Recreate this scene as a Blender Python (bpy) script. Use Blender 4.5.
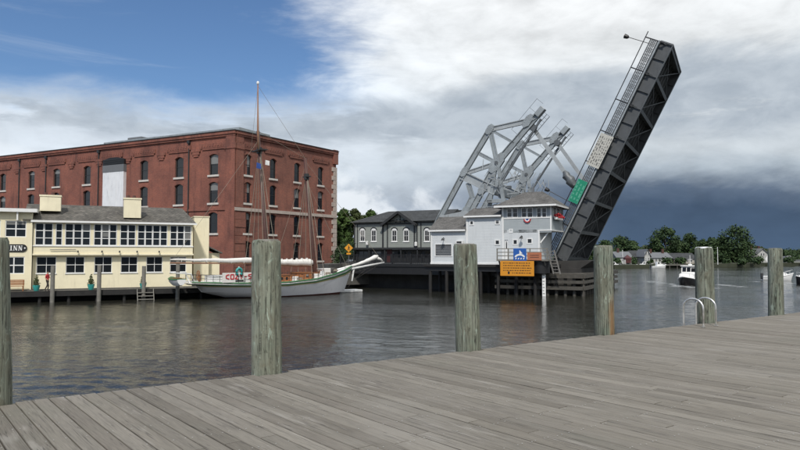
import bpy, math, random
import numpy as np
from mathutils import Vector, Matrix

for o in list(bpy.data.objects):
    bpy.data.objects.remove(o)
SC = bpy.context.scene
COL = SC.collection
RND = random.Random(11)
PI = math.pi
rad = math.radians

# ------------------------------------------------------------------ camera
FPX = 650.0                    # focal length in photo pixels (800 px wide)
PITCH = math.atan(30 / FPX)
CAMZ = 4.0                     # eye height over the water (dock at 2.4)
cam = bpy.data.cameras.new('camera')
cam.sensor_width = 36
cam.lens = FPX / 800 * 36
cam.clip_start = 0.05
cam.clip_end = 6000
co = bpy.data.objects.new('camera', cam)
COL.objects.link(co)
co.location = (0, 0, CAMZ)
co.rotation_euler = (PI / 2 + PITCH, 0, 0)
SC.camera = co
SC.render.resolution_x, SC.render.resolution_y = 1024, 576

# ------------------------------------------------------------------ world, sun, exposure
SUN_EL, SUN_AZ = 50.0, 184.0      # degrees; azimuth clockwise from +Y (behind the camera)
W = bpy.data.worlds.new('World')
SC.world = W
W.use_nodes = True


class NT:
    """small node-tree helper"""
    def __init__(s, tree):
        s.t = tree
        tree.nodes.clear()

    def n(s, typ, **kw):
        nd = s.t.nodes.new(typ)
        for k, v in kw.items():
            if k.startswith('i_'):
                key = k[2:]
                key = int(key) if key.isdigit() else key.replace('_', ' ')
                s.put(nd.inputs[key], v)
            else:
                setattr(nd, k, v)
        return nd

    def put(s, sock, v):
        if isinstance(v, bpy.types.NodeSocket):
            s.t.links.new(v, sock)
        elif isinstance(v, bpy.types.Node):
            s.t.links.new(v.outputs[0], sock)
        else:
            if sock.type == 'RGBA' and len(v) == 3:
                v = (*v, 1)
            sock.default_value = v

    def m(s, op, a, b=0.0, c=0.0):
        nd = s.t.nodes.new('ShaderNodeMath')
        nd.operation = op
        s.put(nd.inputs[0], a)
        s.put(nd.inputs[1], b)
        if op in ('MULTIPLY_ADD',):
            s.put(nd.inputs[2], c)
        return nd.outputs[0]

    def mapr(s, v, a, b, c=0.0, d=1.0, smooth=True):
        nd = s.t.nodes.new('ShaderNodeMapRange')
        if smooth:
            nd.interpolation_type = 'SMOOTHSTEP'
        s.put(nd.inputs[0], v)
        for i, q in enumerate((a, b, c, d)):
            s.put(nd.inputs[i + 1], q)
        return nd.outputs[0]

    def mix(s, f, a, b, blend='MIX'):
        nd = s.t.nodes.new('ShaderNodeMix')
        nd.data_type = 'RGBA'
        nd.blend_type = blend
        s.put(nd.inputs[0], f)
        s.put(nd.inputs[6], a)
        s.put(nd.inputs[7], b)
        return nd.outputs[2]

    def ramp(s, v, stops):
        nd = s.t.nodes.new('ShaderNodeValToRGB')
        el = nd.color_ramp.elements
        while len(el) < len(stops):
            el.new(0.5)
        for e, (p, c) in zip(el, stops):
            e.position = p
            e.color = (c, c, c, 1) if isinstance(c, (int, float)) else (*c, 1)
        s.put(nd.inputs[0], v)
        return nd.outputs[0]

    def noise(s, vec, scale, detail=4, rough=0.55, dist=0.0):
        nd = s.t.nodes.new('ShaderNodeTexNoise')
        s.put(nd.inputs['Vector'], vec)
        nd.inputs['Scale'].default_value = scale
        nd.inputs['Detail'].default_value = detail
        nd.inputs['Roughness'].default_value = rough
        nd.inputs['Distortion'].default_value = dist
        return nd.outputs[0]

    def scale(s, vec, sc, loc=(0, 0, 0)):
        nd = s.t.nodes.new('ShaderNodeMapping')
        s.put(nd.inputs['Vector'], vec)
        nd.inputs['Scale'].default_value = sc
        nd.inputs['Location'].default_value = loc
        return nd.outputs[0]


def make_world():
    k = NT(W.node_tree)
    out = k.n('ShaderNodeOutputWorld')
    bg = k.n('ShaderNodeBackground')
    k.put(out.inputs[0], bg)
    sky = k.n('ShaderNodeTexSky', sky_type='NISHITA', sun_disc=False,
              sun_elevation=rad(SUN_EL), sun_rotation=rad(SUN_AZ))
    sky.air_density = 1.0
    sky.dust_density = 0.6
    g = k.n('ShaderNodeTexCoord').outputs['Generated']
    sp = k.n('ShaderNodeSeparateXYZ', i_0=g)
    x, z = sp.outputs[0], sp.outputs[2]
    big = k.noise(k.scale(g, (1, 1, 2.6), (3.1, 0.7, 0)), 2.1, 5, 0.5)
    mid = k.noise(k.scale(g, (1, 1, 3.4), (1.3, 5.2, 2)), 4.6, 8, 0.60, 0.4)
    fine = k.noise(k.scale(g, (1, 1, 2.0), (7.3, 2.2, 1)), 15, 7, 0.58, 0.3)
    strat = k.noise(k.scale(g, (1, 1, 6.0), (4.4, 1.2, .6)), 3.0, 9, 0.60, 0.5)
    puff = k.noise(k.scale(g, (1, 1, 1.3), (2.4, 3.2, .6)), 11, 8, 0.55, 0.2)
    e = k.m('MULTIPLY_ADD', k.m('SUBTRACT', mid, 0.5), 0.09, z)
    e = k.m('MULTIPLY_ADD', k.m('SUBTRACT', big, 0.5), 0.06, e)
    e6 = k.m('MULTIPLY', e, 1 / 0.6)

    def st(v):
        return v / 0.6
    left = k.ramp(e6, [(0.0, (.44, .50, .58)), (st(.06), (.52, .59, .68)), (st(.11), (.66, .73, .80)), (st(.17), (.66, .73, .81)),
                       (st(.22), (.66, .74, .83)), (st(.30), (.76, .81, .86)), (st(.42), (.84, .86, .88)), (1.0, (.72, .76, .80))])
    right = k.ramp(e6, [(0.0, (.066, .108, .178)), (st(.055), (.058, .092, .150)), (st(.085), (.105, .145, .21)), (st(.125), (.38, .44, .50)),
                        (st(.165), (.58, .63, .67)), (st(.22), (.60, .64, .67)), (st(.275), (.70, .73, .75)),
                        (st(.36), (.78, .80, .815)), (1.0, (.72, .76, .80))])
    fx = k.mapr(k.m('MULTIPLY_ADD', k.m('SUBTRACT', big, 0.5), 0.3, x), -0.25, 0.30)
    cl = k.mix(fx, left, right)
    # billows
    cl = k.mix(1.0, cl, k.ramp(fine, [(0.3, .88), (0.5, 1.0), (0.72, 1.08)]), 'MULTIPLY')
    cl = k.mix(k.mapr(z, .10, .2), cl, k.mix(1.0, cl, k.ramp(mid, [(0.3, .84), (0.5, 1.0), (0.75, 1.16)]), 'MULTIPLY'))
    # open blue: higher up, away to the left
    bl_x = k.mapr(k.m('MULTIPLY_ADD', k.m('SUBTRACT', mid, 0.5), -0.40, k.m('MULTIPLY', x, -1)), -0.01, 0.19)
    bl_z = k.mapr(e, .180, .245)
    wis = k.mapr(k.noise(k.scale(g, (1, 1.6, 5.5), (2, 9, 4)), 3.0, 9, 0.62, 0.6), .52, .82, 1.0, 0.72)
    top = k.mapr(z, .55, .85, 1.0, 0.5)
    bl = k.m('MULTIPLY', k.m('MULTIPLY', bl_x, bl_z), k.m('MULTIPLY', wis, top))
    blue = k.mix(1.0, sky.outputs[0], (.061, .077, .095), 'MULTIPLY')
    colr = k.mix(bl, cl, blue)
    # flat grey stratus shelf across the middle of the sky
    win = k.m('MULTIPLY', k.mapr(e, .150, .190), k.mapr(k.m('MULTIPLY_ADD', k.m('SUBTRACT', 1.0, fx), .062, e), .25, .295, 1, 0))
    dens = k.m('MULTIPLY', win, k.mapr(strat, .34, .47))
    colr = k.mix(k.m('MULTIPLY', dens, .9), colr, k.mix(k.mapr(fine, .3, .7), (.33, .385, .45), (.45, .505, .565)))
    # bright cumulus heads low down to the left of the storm
    cw = k.m('MULTIPLY', k.m('MULTIPLY', k.mapr(z, .02, .06), k.mapr(z, .10, .17, 1, 0)), k.mapr(x, -.02, .16, 1, 0))
    cum = k.m('MULTIPLY', cw, k.mapr(puff, .47, .60))
    colr = k.mix(k.m('MULTIPLY', cum, .75), colr, (.80, .84, .88))
    k.put(bg.inputs[0], colr)
    bg.inputs[1].default_value = 1.0


make_world()
sl = bpy.data.lights.new('sun', 'SUN')
sl.energy = 2.8
sl.angle = rad(5)
sl.color = (1.0, 0.95, 0.88)
so = bpy.data.objects.new('sun', sl)
COL.objects.link(so)
so.rotation_euler = (rad(90 - SUN_EL), 0, -rad(SUN_AZ) + PI)
so.location = (-20, -30, 60)

SC.view_settings.view_transform = 'Standard'
SC.view_settings.look = 'None'
SC.view_settings.gamma = 1.0
SC.view_settings.use_curve_mapping = False
SC.view_settings.exposure = 0.2
SC.render.engine = 'CYCLES'
SC.cycles.max_bounces = 5
SC.cycles.use_denoising = True

# ------------------------------------------------------------------ pixel -> place helpers
CP, SP = math.cos(PITCH), math.sin(PITCH)


def ray(px, py):
    u, v = (px - 400) / FPX, (225 - py) / FPX
    return Vector((u, CP - v * SP, SP + v * CP))


def on_z(px, py, z):
    r = ray(px, py)
    return Vector((0, 0, CAMZ)) + r * ((z - CAMZ) / r.z)


def at_y(px, py, y):
    r = ray(px, py)
    return Vector((0, 0, CAMZ)) + r * (y / r.y)


class Fr:
    """a vertical plane: local x along it, local y away from the camera"""
    def __init__(s, x, y, deg):
        a = rad(deg)
        s.o = Vector((x, y))
        s.a = a
        s.d = Vector((math.cos(a), math.sin(a)))
        s.n = Vector((-math.sin(a), math.cos(a)))

    def px(s, px, py, w=0.0):
        r = ray(px, py)
        t = (s.o.dot(s.n) + w) / (r.x * s.n.x + r.y * s.n.y)
        P = Vector((0, 0, CAMZ)) + r * t
        return ((Vector((P.x, P.y)) - s.o).dot(s.d), P.z)

    def x(s, px, w=0.0, py=250):
        return s.px(px, py, w)[0]

    def z(s, px, py, w=0.0):
        return s.px(px, py, w)[1]

    def world(s, x, y, z=0.0):
        p = s.o + s.d * x + s.n * y
        return Vector((p.x, p.y, z))


# ------------------------------------------------------------------ mesh helpers
class MB:
    def __init__(s):
        s.v, s.f = [], []

    def add(s, vs, fs):
        b = len(s.v)
        s.v += [tuple(p) for p in vs]
        s.f += [tuple(b + i for i in f) for f in fs]
        return s

    def box(s, x0, x1, y0, y1, z0, z1):
        vs = [(x, y, z) for z in (z0, z1) for y in (y0, y1) for x in (x0, x1)]
        return s.add(vs, [(0, 2, 3, 1), (4, 5, 7, 6), (0, 1, 5, 4), (2, 6, 7, 3), (0, 4, 6, 2), (1, 3, 7, 5)])

    def beam(s, p, q, w, h, up=(0, 0, 1)):
        p, q, up = Vector(p), Vector(q), Vector(up)
        d = (q - p).normalized()
        sd = d.cross(up)
        if sd.length < 1e-4:
            sd = d.cross(Vector((1, 0, 0)))
        sd.normalize()
        u = sd.cross(d)
        vs = []
        for c in (p, q):
            for a, b in ((-1, -1), (1, -1), (1, 1), (-1, 1)):
                vs.append(c + sd * (a * w / 2) + u * (b * h / 2))
        return s.add(vs, [(3, 2, 1, 0), (4, 5, 6, 7), (0, 1, 5, 4), (1, 2, 6, 5), (2, 3, 7, 6), (3, 0, 4, 7)])

    def tube(s, pts, r, n=8, cap=True):
        pts = [Vector(p) for p in pts]
        rs = r if isinstance(r, (list, tuple)) else [r] * len(pts)
        vs, fs = [], []
        ref = None
        for i, p in enumerate(pts):
            d = (pts[min(i + 1, len(pts) - 1)] - pts[max(i - 1, 0)]).normalized()
            if ref is None:
                ref = Vector((0, 0, 1)) if abs(d.z) < 0.9 else Vector((1, 0, 0))
            a = d.cross(ref).normalized()
            b = a.cross(d).normalized()
            for k in range(n):
                t = 2 * PI * k / n
                vs.append(p + (a * math.cos(t) + b * math.sin(t)) * rs[i])
        for i in range(len(pts) - 1):
            for k in range(n):
                j = (k + 1) % n
                fs.append((i * n + k, i * n + j, (i + 1) * n + j, (i + 1) * n + k))
        if cap:
            fs.append(tuple(range(n - 1, -1, -1)))
            fs.append(tuple((len(pts) - 1) * n + k for k in range(n)))
        return s.add(vs, fs)

    def prism(s, poly, y0, y1):
        """polygon in (x,z), extruded in y"""
        n = len(poly)
        vs = [(x, y0, z) for x, z in poly] + [(x, y1, z) for x, z in poly]
        fs = [tuple(range(n)), tuple(range(2 * n - 1, n - 1, -1))]
        fs += [(i, i + n, (i + 1) % n + n, (i + 1) % n) for i in range(n)]
        return s.add(vs, fs)

    def slab(s, poly, z0, z1):
        """polygon in (x,y), extruded in z"""
        n = len(poly)
        vs = [(x, y, z1) for x, y in poly] + [(x, y, z0) for x, y in poly]
        fs = [tuple(range(n)), tuple(range(2 * n - 1, n - 1, -1))]
        fs += [(i, i + n, (i + 1) % n + n, (i + 1) % n) for i in range(n)]
        return s.add(vs, fs)

    def sheet(s, pts, th=0.05):
        """planar polygon given thickness straight down"""
        n = len(pts)
        vs = [Vector(p) for p in pts] + [Vector(p) - Vector((0, 0, th)) for p in pts]
        fs = [tuple(range(n)), tuple(range(2 * n - 1, n - 1, -1))]
        fs += [(i, i + n, (i + 1) % n + n, (i + 1) % n) for i in range(n)]
        return s.add(vs, fs)

    def ball(s, c, r, nu=10, nv=6, sq=(1, 1, 1)):
        vs, fs = [], []
        for i in range(nv + 1):
            ph = PI * i / nv
            for k in range(nu):
                t = 2 * PI * k / nu
                vs.append((c[0] + r * sq[0] * math.sin(ph) * math.cos(t), c[1] + r * sq[1] * math.sin(ph) * math.sin(t),
                           c[2] + r * sq[2] * math.cos(ph)))
        for i in range(nv):
            for k in range(nu):
                j = (k + 1) % nu
                fs.append((i * nu + k, (i + 1) * nu + k, (i + 1) * nu + j, i * nu + j))
        return s.add(vs, fs)

    def build(s, name, mat, parent=None, smooth=False, bevel=0.0):
        me = bpy.data.meshes.new(name)
        me.from_pydata(s.v, [], s.f)
        me.materials.append(mat)
        me.validate()
        o = bpy.data.objects.new(name, me)
        COL.objects.link(o)
        if parent is not None:
            o.parent = parent
        fix_normals(me)
        if smooth:
            for p in me.polygons:
                p.use_smooth = True
            if smooth == 'auto':
                me.set_sharp_from_angle(angle=rad(40))
        if bevel:
            md = o.modifiers.new('bevel', 'BEVEL')
            md.width = bevel
            md.segments = 2
            md.limit_method = 'ANGLE'
        return o


import bmesh


def fix_normals(me):
    if len(me.polygons) > 20000:
        return
    b = bmesh.new()
    b.from_mesh(me)
    bmesh.ops.recalc_face_normals(b, faces=b.faces)
    b.to_mesh(me)
    b.free()


def tag(o, label=None, cat=None, group=None, kind=None):
    if label:
        o['label'] = label
    if cat:
        o['category'] = cat
    if group:
        o['group'] = group
    if kind:
        o['kind'] = kind
    return o


def thing(name, loc=(0, 0, 0), rz=0.0, label=None, cat=None, group=None, kind=None):
    o = bpy.data.objects.new(name, None)
    o.empty_display_size = 0.3
    COL.objects.link(o)
    o.location = loc
    o.rotation_euler = (0, 0, rz)
    return tag(o, label, cat, group, kind)


def copy_tree(o, parent=None):
    c = o.copy()
    COL.objects.link(c)
    c.parent = parent
    for ch in o.children:
        copy_tree(ch, c)
    return c


# ------------------------------------------------------------------ materials
def mat(name, fn):
    m = bpy.data.materials.new(name)
    m.use_nodes = True
    k = NT(m.node_tree)
    out = k.n('ShaderNodeOutputMaterial')
    b = k.n('ShaderNodeBsdfPrincipled')
    k.put(out.inputs[0], b)
    fn(k, b)
    return m


def obj_co(k):
    return k.n('ShaderNodeTexCoord').outputs['Object']


def painted(name, col, rough=0.6, var=0.12, scale=1.5, bump=0.0, boards=0.0, dirt=(0.12, 0.11, 0.09), dirt_amt=0.25, metal=0.0, rnd=0.0):
    """paint with soft patchiness, streaked dirt and optional lap boards"""
    def fn(k, b):
        v = obj_co(k)
        a = k.noise(v, scale, 5, 0.6)
        st = k.noise(k.scale(v, (3.0, 3.0, 0.35)), 1.6, 5, 0.65)
        c = k.mix(1.0, col, k.ramp(a, [(0.25, 1 - var), (0.75, 1 + var * 0.5)]), 'MULTIPLY')
        c = k.mix(k.m('MULTIPLY', k.mapr(st, .52, .80), dirt_amt), c, dirt)
        if rnd:
            r = k.n('ShaderNodeObjectInfo').outputs['Random']
            c = k.mix(1.0, c, k.ramp(r, [(0, 1 - rnd), (1, 1 + rnd * .6)]), 'MULTIPLY')
        h = None
        if boards:
            z = k.n('ShaderNodeSeparateXYZ', i_0=v).outputs[2]
            fr = k.m('FRACT', k.m('MULTIPLY', z, 1 / boards))
            c = k.mix(k.m('MULTIPLY', k.mapr(fr, .0, .16, 1, 0), .35), c, k.mix(1.0, col, (.35, .35, .35), 'MULTIPLY'))
            h = fr
        k.put(b.inputs['Base Color'], c)
        b.inputs['Roughness'].default_value = rough
        b.inputs['Metallic'].default_value = metal
        if boards:
            bp = k.n('ShaderNodeBump', i_Height=h)
            bp.inputs['Strength'].default_value = 0.6
            bp.inputs['Distance'].default_value = 0.02
            bp.invert = True
            k.put(b.inputs['Normal'], bp)
        elif bump:
            bp = k.n('ShaderNodeBump', i_Height=k.noise(v, 14, 5))
            bp.inputs['Strength'].default_value = bump
            bp.inputs['Distance'].default_value = 0.02
            k.put(b.inputs['Normal'], bp)
    return mat(name, fn)


def m_deck(k, b):
    v = obj_co(k)
    oi = k.n('ShaderNodeObjectInfo')
    r = oi.outputs['Random']
    off = k.n('ShaderNodeVectorMath', operation='ADD', i_0=v)
    cb = k.n('ShaderNodeCombineXYZ', i_0=k.m('MULTIPLY', r, 57.0), i_1=k.m('MULTIPLY', r, 91.0))
    k.put(off.inputs[1], cb.outputs[0])
    p = off.outputs[0]
    # boards run along local y
    grain = k.noise(k.scale(p, (60, 1.6, 60)), 1.0, 6, 0.65, 0.4)
    fib = k.noise(k.scale(p, (190, 5, 190)), 1.0, 3, 0.6)
    patch = k.noise(k.scale(p, (5.0, 0.75, 5)), 1.0, 5, 0.6, 0.3)
    c = k.ramp(r, [(0.0, (0.157, 0.140, 0.115)), (.2, (0.223, 0.201, 0.167)), (.45, (0.190, 0.172, 0.144)), (.7, (0.257, 0.233, 0.196)), (.86, (0.204, 0.184, 0.155)), (1, (0.176, 0.154, 0.126))])
    c = k.mix(1.0, c, k.ramp(grain, [(.25, .62), (.48, 1.0), (.62, 1.05), (.8, 1.4)]), 'MULTIPLY')
    c = k.mix(1.0, c, k.ramp(fib, [(.3, .82), (.7, 1.15)]), 'MULTIPLY')
    c = k.mix(k.m('MULTIPLY', k.mapr(patch, .57, .70), .5), c, (.37, .345, .31))
    c = k.mix(k.m('MULTIPLY', k.mapr(patch, .28, .43, 1, 0), .5), c, (.115, .108, .092))
    # worn, bleached spots and green film
    wp = k.n('ShaderNodeNewGeometry').outputs['Position']
    wn = k.noise(wp, .55, 5, 0.6)
    c = k.mix(k.m('MULTIPLY', k.mapr(wn, .52, .72), .35), c, (.30, .28, .25))
    c = k.mix(k.m('MULTIPLY', k.mapr(wn, .28, .45, 1, 0), .28), c, (.155, .155, .120))
    sc = k.noise(k.scale(p, (30, 2.6, 20)), 1.0, 4, 0.7)
    c = k.mix(k.m('MULTIPLY', k.mapr(sc, .64, .72), .5), c, (.45, .43, .395))
    ck = k.noise(k.scale(p, (34, .55, 34)), 1.0, 2, 0.5, 0.2)
    ckm = k.m('MULTIPLY', k.mapr(k.m('ABSOLUTE', k.m('SUBTRACT', ck, .5)), .0, .022, 1, 0), k.mapr(patch, .42, .55))
    c = k.mix(k.m('MULTIPLY', ckm, .8), c, (.05, .045, .04))
    k.put(b.inputs['Base Color'], c)
    b.inputs['Roughness'].default_value = 0.8
    c = k.mix(1.0, c, (.94, .945, .945), 'MULTIPLY')
    k.put(b.inputs['Base Color'], c)
    b.inputs['Specular IOR Level'].default_value = 0.3
    bp = k.n('ShaderNodeBump', i_Height=k.m('ADD', grain, k.m('MULTIPLY', fib, .6)))
    bp.inputs['Strength'].default_value = 0.35
    bp.inputs['Distance'].default_value = 0.006
    k.put(b.inputs['Normal'], bp)


def piling_mat(name, rust=None, tone=1.0):
    def fn(k, b):
        v = obj_co(k)
        oi = k.n('ShaderNodeObjectInfo').outputs['Random']
        cb = k.n('ShaderNodeCombineXYZ', i_0=k.m('MULTIPLY', oi, 31.0), i_2=k.m('MULTIPLY', oi, 17.0))
        p = k.n('ShaderNodeVectorMath', operation='ADD', i_0=v, i_1=cb.outputs[0]).outputs[0]
        gr = k.noise(k.scale(p, (26, 26, 1.1)), 1.0, 6, .65, .3)
        big = k.noise(k.scale(p, (7, 7, .8)), 1.0, 5, .6, .5)
        pat = k.noise(p, 3.2, 6, .62, .4)
        fl = k.noise(k.scale(p, (14, 14, 4)), 1.0, 6, .7, .8)
        c = k.ramp(big, [(.25, (.085, .082, .060)), (.42, (.15, .155, .115)), (.58, (.21, .225, .175)), (.75, (.29, .285, .235))])
        c = k.mix(k.m('MULTIPLY', k.mapr(pat, .46, .66), .6), c, (.165, .205, .155))
        c = k.mix(k.m('MULTIPLY', k.mapr(pat, .30, .44, 1, 0), .6), c, (.120, .105, .070))
        c = k.mix(k.m('MULTIPLY', k.mapr(fl, .57, .66), .8), c, (.34, .41, .335))
        c = k.mix(k.m('MULTIPLY', k.mapr(fl, .34, .43, 1, 0), .75), c, (.060, .060, .042))
        c = k.mix(1.0, c, k.ramp(gr, [(.28, .40), (.46, .95), (.6, 1.1), (.78, 1.5)]), 'MULTIPLY')
        ck = k.noise(k.scale(p, (17, 17, .55)), 1.0, 3, .55, .25)
        ckm = k.m('MULTIPLY', k.mapr(k.m('ABSOLUTE', k.m('SUBTRACT', ck, .5)), .0, .03, 1, 0), k.mapr(pat, .36, .55))
        c = k.mix(k.m('MULTIPLY', ckm, .9), c, (.030, .028, .020))
        c = k.mix(1.0, c, (tone, tone, tone), 'MULTIPLY')
        if rust:
            s = k.n('ShaderNodeSeparateXYZ', i_0=v)
            d = k.m('ABSOLUTE', k.m('SUBTRACT', s.outputs[0], rust))
            d = k.m('MULTIPLY_ADD', k.m('SUBTRACT', gr, .5), .12, d)
            fx = k.mapr(d, .02, .085, 1, 0)
            fz = k.mapr(k.m('MULTIPLY_ADD', k.m('SUBTRACT', big, .5), .5, s.outputs[2]), .45, .95, 1, 0)
            c = k.mix(k.m('MULTIPLY', k.m('MULTIPLY', fx, fz), .9), c, (.235, .135, .06))
        k.put(b.inputs['Base Color'], c)
        b.inputs['Roughness'].default_value = .9
        bp = k.n('ShaderNodeBump', i_Height=k.m('SUBTRACT', k.m('ADD', gr, k.m('MULTIPLY', fl, .7)), k.m('MULTIPLY', ckm, 1.2)))
        bp.inputs['Strength'].default_value = .7
        bp.inputs['Distance'].default_value = .02
        k.put(b.inputs['Normal'], bp)
    return mat(name, fn)


def m_brick(k, b):
    v = obj_co(k)
    s = k.n('ShaderNodeSeparateXYZ', i_0=v)
    uv = k.n('ShaderNodeCombineXYZ', i_0=k.m('ADD', s.outputs[0], s.outputs[1]), i_1=s.outputs[2])
    br = k.n('ShaderNodeTexBrick', i_Vector=uv.outputs[0])
    k.put(br.inputs['Color1'], (.275, .084, .053))
    k.put(br.inputs['Color2'], (.185, .055, .037))
    k.put(br.inputs['Mortar'], (.20, .135, .11))
    br.inputs['Scale'].default_value = 1.0
    br.inputs['Mortar Size'].default_value = .009
    br.inputs['Brick Width'].default_value = .22
    br.inputs['Row Height'].default_value = .075
    n1 = k.noise(v, .22, 6, .62, .5)
    n2 = k.noise(k.scale(v, (1.2, 1.2, .18)), 1.0, 5, .62, .3)
    n3 = k.noise(v, 1.7, 6, .7)
    c = k.mix(1.0, br.outputs[0], k.ramp(n1, [(.28, (.60, .62, .66)), (.5, (1, 1, 1)), (.74, (1.35, 1.3, 1.22))]), 'MULTIPLY')
    c = k.mix(k.m('MULTIPLY', k.mapr(n2, .50, .70), .5), c, (.075, .035, .03))
    c = k.mix(k.m('MULTIPLY', k.mapr(n3, .60, .74), .35), c, (.30, .17, .135))
    k.put(b.inputs['Base Color'], c)
    b.inputs['Roughness'].default_value = .9
    bp = k.n('ShaderNodeBump', i_Height=br.outputs['Fac'])
    bp.invert = True
    bp.inputs['Strength'].default_value = .4
    bp.inputs['Distance'].default_value = .01
    k.put(b.inputs['Normal'], bp)


def shingle_mat(name, c0, c1, sx=.28, sz=.14):
    def fn(k, b):
        v = obj_co(k)
        s = k.n('ShaderNodeSeparateXYZ', i_0=v)
        uv = k.n('ShaderNodeCombineXYZ', i_0=k.m('MULTIPLY_ADD', s.outputs[1], .35, s.outputs[0]), i_1=k.m('MULTIPLY', s.outputs[2], 2.0))
        br = k.n('ShaderNodeTexBrick', i_Vector=uv.outputs[0])
        k.put(br.inputs['Color1'], c0)
        k.put(br.inputs['Color2'], c1)
        k.put(br.inputs['Mortar'], tuple(q * .4 for q in c0))
        br.inputs['Scale'].default_value = 1
        br.inputs['Mortar Size'].default_value = .014
        br.inputs['Brick Width'].default_value = sx
        br.inputs['Row Height'].default_value = sz
        n1 = k.noise(v, .9, 6, .65, .4)
        n2 = k.noise(v, 4.0, 5, .65)
        c = k.mix(1.0, br.outputs[0], k.ramp(n1, [(.28, .55), (.5, 1.0), (.74, 1.45)]), 'MULTIPLY')
        c = k.mix(1.0, c, k.ramp(n2, [(.3, .75), (.7, 1.25)]), 'MULTIPLY')
        k.put(b.inputs['Base Color'], c)
        b.inputs['Roughness'].default_value = .92
        bp = k.n('ShaderNodeBump', i_Height=br.outputs['Fac'])
        bp.invert = True
        bp.inputs['Strength'].default_value = .6
        bp.inputs['Distance'].default_value = .02
        k.put(b.inputs['Normal'], bp)
    return mat(name, fn)


def glass_mat(name, base=(.012, .014, .016), rough=.06, blind=0.35):
    """window pane: dark room behind, some with a pale blind part way down"""
    def fn(k, b):
        r = k.n('ShaderNodeObjectInfo').outputs['Random']
        v = k.n('ShaderNodeTexCoord').outputs['Generated']
        z = k.n('ShaderNodeSeparateXYZ', i_0=v).outputs[2]
        has = k.m('LESS_THAN', r, blind)
        ln = k.m('FRACT', k.m('MULTIPLY', r, 23.7))
        up = k.m('GREATER_THAN', z, k.m('MULTIPLY_ADD', ln, .6, .25))
        f = k.m('MULTIPLY', k.m('MULTIPLY', has, up), .85)
        k.put(b.inputs['Base Color'], k.mix(f, base, (.22, .22, .21)))
        b.inputs['Roughness'].default_value = rough
        b.inputs['IOR'].default_value = 1.5
        nz = k.n('ShaderNodeBump', i_Height=k.noise(obj_co(k), 1.3, 2))
        nz.inputs['Strength'].default_value = .12
        nz.inputs['Distance'].default_value = .05
        k.put(b.inputs['Normal'], nz)
    return mat(name, fn)


def m_water(k, b):
    v = obj_co(k)
    vv = k.n('ShaderNodeVectorRotate', rotation_type='Z_AXIS', i_Vector=v)
    vv.inputs['Angle'].default_value = rad(18)
    p = vv.outputs[0]
    c = k.noise(k.scale(p, (2.4, 4.6, 1)), 1, 3, .6, .6)
    d = k.noise(k.scale(p, (8, 13, 1)), 1, 2, .55, .3)
    gust = k.mapr(k.noise(k.scale(p, (.035, .09, 1)), 1, 3, .5, .8), .38, .62, .55, 1.15)
    h = k.m('ADD', k.m('MULTIPLY', c, .033), k.m('MULTIPLY', d, .010))
    h = k.m('MULTIPLY', h, gust)
    bp = k.n('ShaderNodeBump', i_Height=h)
    bp.inputs['Strength'].default_value = 1.0
    bp.inputs['Distance'].default_value = 1.0
    k.put(b.inputs['Normal'], bp)
    k.put(b.inputs['Base Color'], (.025, .025, .019))
    b.inputs['Roughness'].default_value = .06
    b.inputs['IOR'].default_value = 1.333


def foliage_mat(name, c0, c1):
    def fn(k, b):
        v = obj_co(k)
        n1 = k.noise(v, .45, 4, .6)
        n2 = k.noise(v, 2.4, 3, .6)
        c = k.mix(k.mapr(n1, .35, .65), c0, c1)
        c = k.mix(1.0, c, k.ramp(n2, [(.3, .65), (.7, 1.35)]), 'MULTIPLY')
        k.put(b.inputs['Base Color'], c)
        b.inputs['Roughness'].default_value = .7
        b.inputs['Specular IOR Level'].default_value = .25
    return mat(name, fn)


M = {}
M['deck'] = mat('weathered_decking', m_deck)
M['nail'] = painted('galvanised_nail', (.46, .45, .42), .5, .1)
M['piling'] = piling_mat('piling_wood')
M['piling_pale'] = piling_mat('piling_wood_pale', tone=1.15)
M['piling_rust'] = piling_mat('piling_wood_rust', rust=.095)
M['old_timber'] = painted('old_timber', (.085, .078, .066), .9, .4, 2.5, .6, dirt=(.03, .03, .025), dirt_amt=.6)
M['dark_timber'] = painted('tarred_timber', (.022, .021, .020), .85, .4, 2, .5, dirt=(.01, .01, .01))
M['grey_timber'] = painted('grey_timber', (.20, .19, .165), .9, .3, 3, .5, dirt=(.07, .065, .05), dirt_amt=.5)
M['brick'] = mat('red_brick', m_brick)
M['stone'] = painted('pale_stone', (.46, .39, .34), .85, .2, 1.5, .3, dirt_amt=.4)
M['sill'] = painted('white_sill_stone', (.60, .56, .51), .8, .15, 2, .2, dirt_amt=.3)
M['cream'] = painted('cream_clapboard', (.80, .725, .51), .65, .07, .8, boards=.13, dirt=(.45, .38, .25), dirt_amt=.3)
M['cream_flat'] = painted('cream_stucco', (.82, .75, .54), .8, .08, 1.2, .3, dirt=(.42, .36, .25), dirt_amt=.35)
M['white'] = painted('white_trim_paint', (.78, .78, .76), .5, .06, 2, dirt=(.42, .40, .36), dirt_amt=.2)
M['white_metal'] = painted('white_sheet_metal', (.76, .77, .78), .45, .08, 1.2, dirt=(.22, .22, .23), dirt_amt=.5)
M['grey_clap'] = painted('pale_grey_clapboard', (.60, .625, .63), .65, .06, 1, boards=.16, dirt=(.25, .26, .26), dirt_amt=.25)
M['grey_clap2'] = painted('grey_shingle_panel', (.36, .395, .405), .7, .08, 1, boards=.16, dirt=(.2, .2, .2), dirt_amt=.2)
M['sage'] = painted('grey_green_siding', (.27, .29, .265), .75, .08, 1, boards=.18, dirt=(.14, .15, .14), dirt_amt=.3)
M['black'] = painted('black_paint', (.014, .014, .015), .5, .2, 2, dirt=(.04, .04, .04), dirt_amt=.3)
M['char'] = painted('charcoal_trim', (.028, .030, .031), .6, .2, 2, dirt=(.05, .05, .05))
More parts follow.
